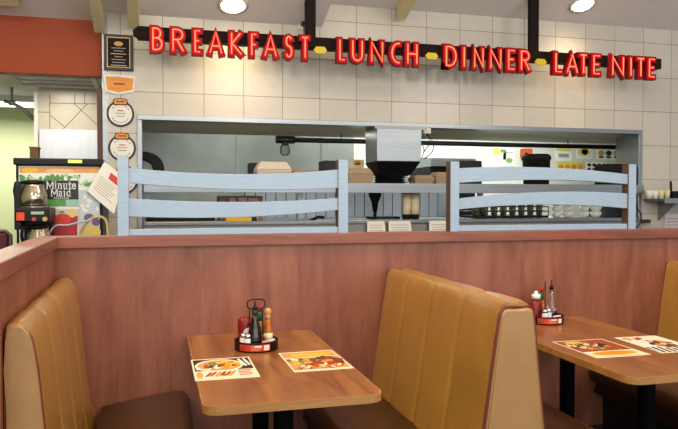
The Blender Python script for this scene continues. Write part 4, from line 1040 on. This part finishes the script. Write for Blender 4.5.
# order slips on the counter front
for i, (u0, u1, lab) in enumerate(((366, 385, 'white paper slip on the counter front, leftmost of the three'), (387.5, 411, 'white paper slip on the counter front, middle of the three'), (428, 450, 'white paper slip on the counter front beside the right rail'))):
    Y = W - .0835; x0, x1 = at(u0, 226, Y).x, at(u1, 226, Y).x; z1 = at(400, 221, Y).z
    s = MB().hexa([(x0, Y - .03, z1 - .12), (x1, Y - .03, z1 - .12), (x1, Y - .0285, z1 - .12), (x0, Y - .0285, z1 - .12)], [(x0 + .01, Y, z1), (x1 - .005, Y, z1), (x1 - .005, Y + .0015, z1), (x0 + .01, Y + .0015, z1)], M_paper)
    for k in range(3):
        zz_ = z1 - .035 - k * .02; yy = Y - .03 * (z1 - zz_) / .12 - .0012
        n = s.add([(x0 + .03, yy, zz_), (x1 - .03, yy, zz_), (x1 - .03, yy, zz_ + .005), (x0 + .03, yy, zz_ + .005)]); s.face([n, n + 1, n + 2, n + 3], MC['notice_line'])
    single(s, 'paper_slip', lab, 'paper', group='paper slips on the counter front')
# white bowls in stacks and dark glass rack behind the right rail
for si, (u, n) in enumerate(((556.5, 4), (568, 5), (584.5, 4), (596, 5))):
    for k in range(n):
        rad = .048 if si in (0, 2) else .056
        p = at(u, 210, W + .22)
        lab = ('lowest', 'second', 'third', 'fourth', 'top')[k if k < n - 1 else 4] + ' white bowl in the ' + ('leftmost', 'second', 'third', 'rightmost')[si] + ' stack behind the right rail'
        single(MB().lathe([(rad * .5, 0), (rad * .8, .018), (rad, .05), (rad * .95, .05), (rad * .6, .02)], (p.x, W + .22, CT + k * .0505), M_china, 20), 'soup_bowl', lab, 'bowl', group='white bowls behind the right rail')
rk = thing('glass_rack', 'dark wire rack of tumblers behind the left half of the right rail', 'rack', (at(512, 210, W + .3).x, W + .3, CT))
rx0_, rx1_ = at(468, 210, W + .3).x, at(540, 210, W + .3).x
MB().box(rx0_, rx1_, W + .16, W + .46, CT, CT + .02, M_soft_black).build('tray', rk)
wr = MB()
for z in (.06, .10): 
    wr.tube([(rx0_, W + .16, CT + z), (rx1_, W + .16, CT + z), (rx1_, W + .46, CT + z), (rx0_, W + .46, CT + z)], .005, M_darksteel, 6, True)
for i in range(9):
    x = rx0_ + (rx1_ - rx0_) * i / 8; wr.tube([(x, W + .16, CT + .02), (x, W + .16, CT + .10)], .004, M_darksteel, 6)
wr.build('wire_frame', rk)
ng = 8; M_tum = mat('tumbler', '8d8371', .25, trans=.3)
for i in range(ng):
    x = rx0_ + (rx1_ - rx0_) * (i + .5) / ng
    single(MB().lathe([(.026, 0), (.034, .11), (.031, .11), (.024, .006)], (x, W + .24, CT + .0205), M_tum, 16), 'tumbler', ('first', 'second', 'third', 'fourth', 'fifth', 'sixth', 'seventh', 'eighth')[i] + ' brownish tumbler from the left in the dark wire rack', 'glass', group='tumblers in the wire rack')
# rack end at the right of the counter
on_ctr(604, 628, 207, W + .2, .25, M_darksteel, 'metal_pan', 'dark metal pan on the counter right of the white bowls', 'pan')
# black cable over the frame at right
single(MB().tube(smooth([at(636, 196, W - .09), at(637, 208, W - .1), at(641, 214, W - .1), at(640, 223, W - .1), at(634, 230, W - .1)]), .006, M_black), 'cable', 'black cable looping down at the right frame of the opening', 'cable')

# ---- farther back in the kitchen (right)
posters = [((493, 148, 506, 159.5), 'p1', 'yellow and white'), ((503, 150, 514, 166), 'p2', ''), ((487, 159, 498.5, 167), 'p3', ''), ((555, 143, 572, 161), 'p4', ''), ((576, 145, 593, 159), 'p5', ''), ((596, 148.5, 621, 160), 'p6', ''), ((557, 162, 584, 171), 'p7', ''), ((586, 162, 607, 172), 'p8', '')]
plabels = ['small sheet with yellow corner on the kitchen wall left of the red gadget', 'white sheet with green drawing on the kitchen wall left of the red gadget', 'small plain sheet low on the kitchen wall, leftmost of the sheets', 'white and yellow sheet on the kitchen wall right of the black tub', 'white sheet with yellow food photo, third from right on the kitchen wall', 'white sheet with round dish photos, rightmost on the kitchen wall', 'yellow strip of food pictures just above the right rail', 'strip of dark dish pictures above the right end of the rail']
mYl = mat('poster_yellow', 'e2d257', .6); mWt = mat('poster_white', 'eef0e6', .6); mGn = mat('poster_green', '7aa850', .6)
for (r4, k, _), lab in zip(posters, plabels):
    Y = KB - .004; x0, x1, z0, z1 = rect(*r4, KB); w_ = x1 - x0; h_ = z1 - z0
    mb = MB().box(x0, x1, Y, KB - .0005, z0, z1, mYl if k == 'p7' else mWt)
    def sp(poly, m): mb.prism_y([(x0 + a * w_, z0 + b * h_) for a, b in poly], Y - .0015, Y - .0001, m)
    if k == 'p1': sp(bx(.05, .5, .4, .95), mYl); sp(bx(.55, .9, .6, .9), mGn)
    if k == 'p2': sp(ell(.55, .35, .3, .16), mGn); sp(bx(.1, .9, .8, .86), M_grey)
    if k == 'p4': sp(bx(.05, .95, .55, .95), mYl); sp(bx(.2, .8, .2, .4), M_grey)
    if k == 'p5': sp(ell(.45, .5, .35, .3), mYl); sp(ell(.5, .5, .2, .2), INK['orange'])
    if k == 'p6':
        for i in range(3): sp(ell(.2 + .3 * i, .6, .12, .22), INK['dark'] if i == 1 else INK['tan']); sp(ell(.2 + .3 * i, .25, .1, .12), INK['brown'])
    if k == 'p7':
        for i in range(4): sp(ell(.14 + .24 * i, .45, .1, .28), INK['tan' if i % 2 else 'orange'])
    if k == 'p8':
        for i in range(4): sp(ell(.14 + .24 * i, .7, .09, .16), INK['dark']); sp(ell(.14 + .24 * i, .3, .09, .14), INK['red' if i % 2 else 'brown'])
    single(mb, 'wall_poster', lab, 'poster', group='posters on the kitchen wall')
x0, x1, z0, z1 = rect(520, 149, 529, 157, KB)
single(MB().box(x0, x1, KB - .09, KB - .0005, z0, z1, mat('gadget_red', 'c4502a', .5)).box(x0 + .02, x0 + .05, KB - .11, KB - .09, z0 - .06, z0 + .05, M_soft_black), 'wall_timer', 'orange red gadget fixed to the kitchen wall left of the black tub', 'gadget', bevel=.006)
# steel equipment behind
x0, x1, z0, z1 = rect(431, 158, 476, 172, 7.2)
eq = thing('steel_cooker', 'stainless cooking equipment deep in the kitchen left of the right rail', 'cooker', ((x0 + x1) / 2, 7.4, 0))
MB().box(x0, x1, 7.2, 7.85, z0 + .06, z1, M_steel).build('top_box', eq, .006); MB().box(x0, x1, 7.22, 7.85, 0, z0 + .0595, M_soft_black).build('cabinet', eq)

# ---- small shelf on the tiled wall, right
x0 = at(643, 199, W).x; x1 = 5.9; zt_ = 1.432
ws = thing('wall_shelf', 'stainless wall shelf with bracket at the right edge', 'shelf', ((x0 + x1) / 2, W - .15, zt_ - .2))
sy = W - .27
MB().box(x0, x1, sy, W - .0005, zt_ - .022, zt_, M_steel).build('board', ws, .003)
MB().box(x0 + .0, x1, sy - .006, sy - .0003, zt_ - .04, zt_ + .004, M_steel).build('front_lip', ws)
MB().prism_x([(W - .001, zt_ - .0225), (W - .001, zt_ - .2), (sy + .03, zt_ - .0225)], x0 + .16, x0 + .175, M_steel2).build('bracket', ws)
for i, (u, vt, m, nm, lab, cat, rad) in enumerate(((649.3, 190.5, M_china, 'ramekin', 'white ramekin on the right wall shelf, leftmost', 'cup', .034), (655, 190.5, M_china, 'ramekin', 'white ramekin between another and the yellow cup on the wall shelf', 'cup', .032), (661, 190, mat('cup_yellow', 'd8cf9a', .4), 'cup', 'pale yellow cup left of two on the right wall shelf', 'cup', .03), (667, 190, MC['cup_yellow'], 'cup', 'pale yellow cup right of two on the right wall shelf', 'cup', .028))):
    p = at(u, 195, W - .12); h = at(u, vt, W - .12).z - zt_
    single(MB().lathe([(rad * .75, 0), (rad, h), (rad * .9, h), (rad * .7, .01)], (p.x, W - .12, zt_ + .0005), m, 20), nm, lab, cat, group='cups on the right wall shelf')
p = at(671.5, 190, W - .1)
kn = thing('utensil_caddy', 'black utensil holder with a spoon on the right wall shelf', 'holder', (p.x, W - .1, zt_))
MB().box(p.x - .035, p.x + .04, W - .16, W - .05, zt_ + .0005, zt_ + .07, M_soft_black).build('holder', kn, .005)
MB().tube([(p.x, W - .1, zt_ + .02), (p.x - .01, W - .1, zt_ + .16)], .010, M_soft_black).build('spoon', kn)
x0_, x1_, z0, z1 = rect(655, 207, 690, 232, W - .03)
lb_ = MB().box(x0_ + .12, x1_, W - .012, W - .0005, z0, z1 - .06, mat('label_pale', 'dcd5d6', .6))
for k in range(4): lb_.box(x0_ + .14, x1_ - .03, W - .0135, W - .0121, z0 + .03 + k * .03, z0 + .036 + k * .03, mat('label_rose', 'b77f8c', .6))
single(lb_, 'wall_notice', 'pale pink printed notice on the tiles under the right wall shelf', 'notice')
x0_, x1_, z0, z1 = rect(641.5, 219.5, 651, 223, W - .06)
single(MB().box(x0_, x1_, W - .06, W - .0215, z0, z1, M_darksteel), 'metal_strip', 'short dark metal strip on the wall right of the opening', 'strip', bevel=.003)

# ================================================================== LIGHT
wd = bpy.data.worlds.new('world'); bpy.context.scene.world = wd; wd.use_nodes = True
bg = wd.node_tree.nodes['Background']; bg.inputs[0].default_value = (.93, .96, 1.0, 1); bg.inputs[1].default_value = .65
def area(name, loc, rot, sx, sy, power, col, spread=180):
    l = bpy.data.lights.new(name, 'AREA'); l.shape = 'RECTANGLE'; l.size = sx; l.size_y = sy; l.energy = power; l.color = col; l.spread = R(spread)
    o = bpy.data.objects.new(name, l); C.objects.link(o); o.location = loc; o.rotation_euler = rot; return o
# daylight from the front windows behind the camera
area('window_daylight', (1.5, -2.4, 1.9), (R(84), 0, 0), 7, 2.2, 122, (.95, .97, 1.0))
# dining room ceiling lamps over the tables
for x in (.2, 2.2):
    area('dining_lamp', (x, 2.6, 3.55), (0, 0, 0), .5, .5, 26, (1.0, .78, .52))
for x in (-1.5, 1.2, 4.2):  # unseen point lights added to brighten the sloped ceiling
    l = bpy.data.lights.new('ceiling_fill', 'POINT'); l.energy = 85; l.color = (1.0, .90, .78); l.shadow_soft_size = .25
    o = bpy.data.objects.new('ceiling_fill', l); C.objects.link(o); o.location = (x, .6, 3.0)
area('aisle_fill', (-1.2, 3.0, 3.3), (0, 0, 0), .6, .6, 34, (1.0, .82, .6))  # unseen fill light, added to brighten the juice dispenser front
# kitchen fluorescents
for x in (.9, 2.6, 4.1): area('kitchen_tube', (x, 7.0, 2.57), (0, 0, 0), 1.2, .25, 17 if x < 2 else 36, (.93, 1.0, .95))
area('pass_lamp', (2.0, W + .5, OZ - .05), (0, 0, 0), 3.4, .1, 11, (1.0, .95, .85))
area('alcove_lamp', (-1.5, 7.2, 2.28), (0, 0, 0), 1.2, .2, 32, (1, 1, .95))
area('station_fill', (-.75, 5.9, oz0 + .03), (0, 0, 0), .3, .3, 9, (1, .93, .82))  # unseen fill light, added to lift the alcove around the vent
for P, e in zip(DL, (38, 30)):
    l = bpy.data.lights.new('spot_bulb', 'SPOT'); l.energy = e; l.spot_size = R(125); l.spot_blend = 1.0; l.color = (1.0, .76, .48); l.shadow_soft_size = .12
    o = bpy.data.objects.new('spot_bulb', l); C.objects.link(o); o.location = P + Vector((0, 0, -.06)); o.rotation_euler = (R(4), 0, 0)

sc = bpy.context.scene
sc.view_settings.view_transform = 'Standard'; sc.view_settings.look = 'None'; sc.view_settings.gamma = 1; sc.view_settings.exposure = 0
for o in bpy.data.objects:
    if '_o' in o.keys(): del o['_o']
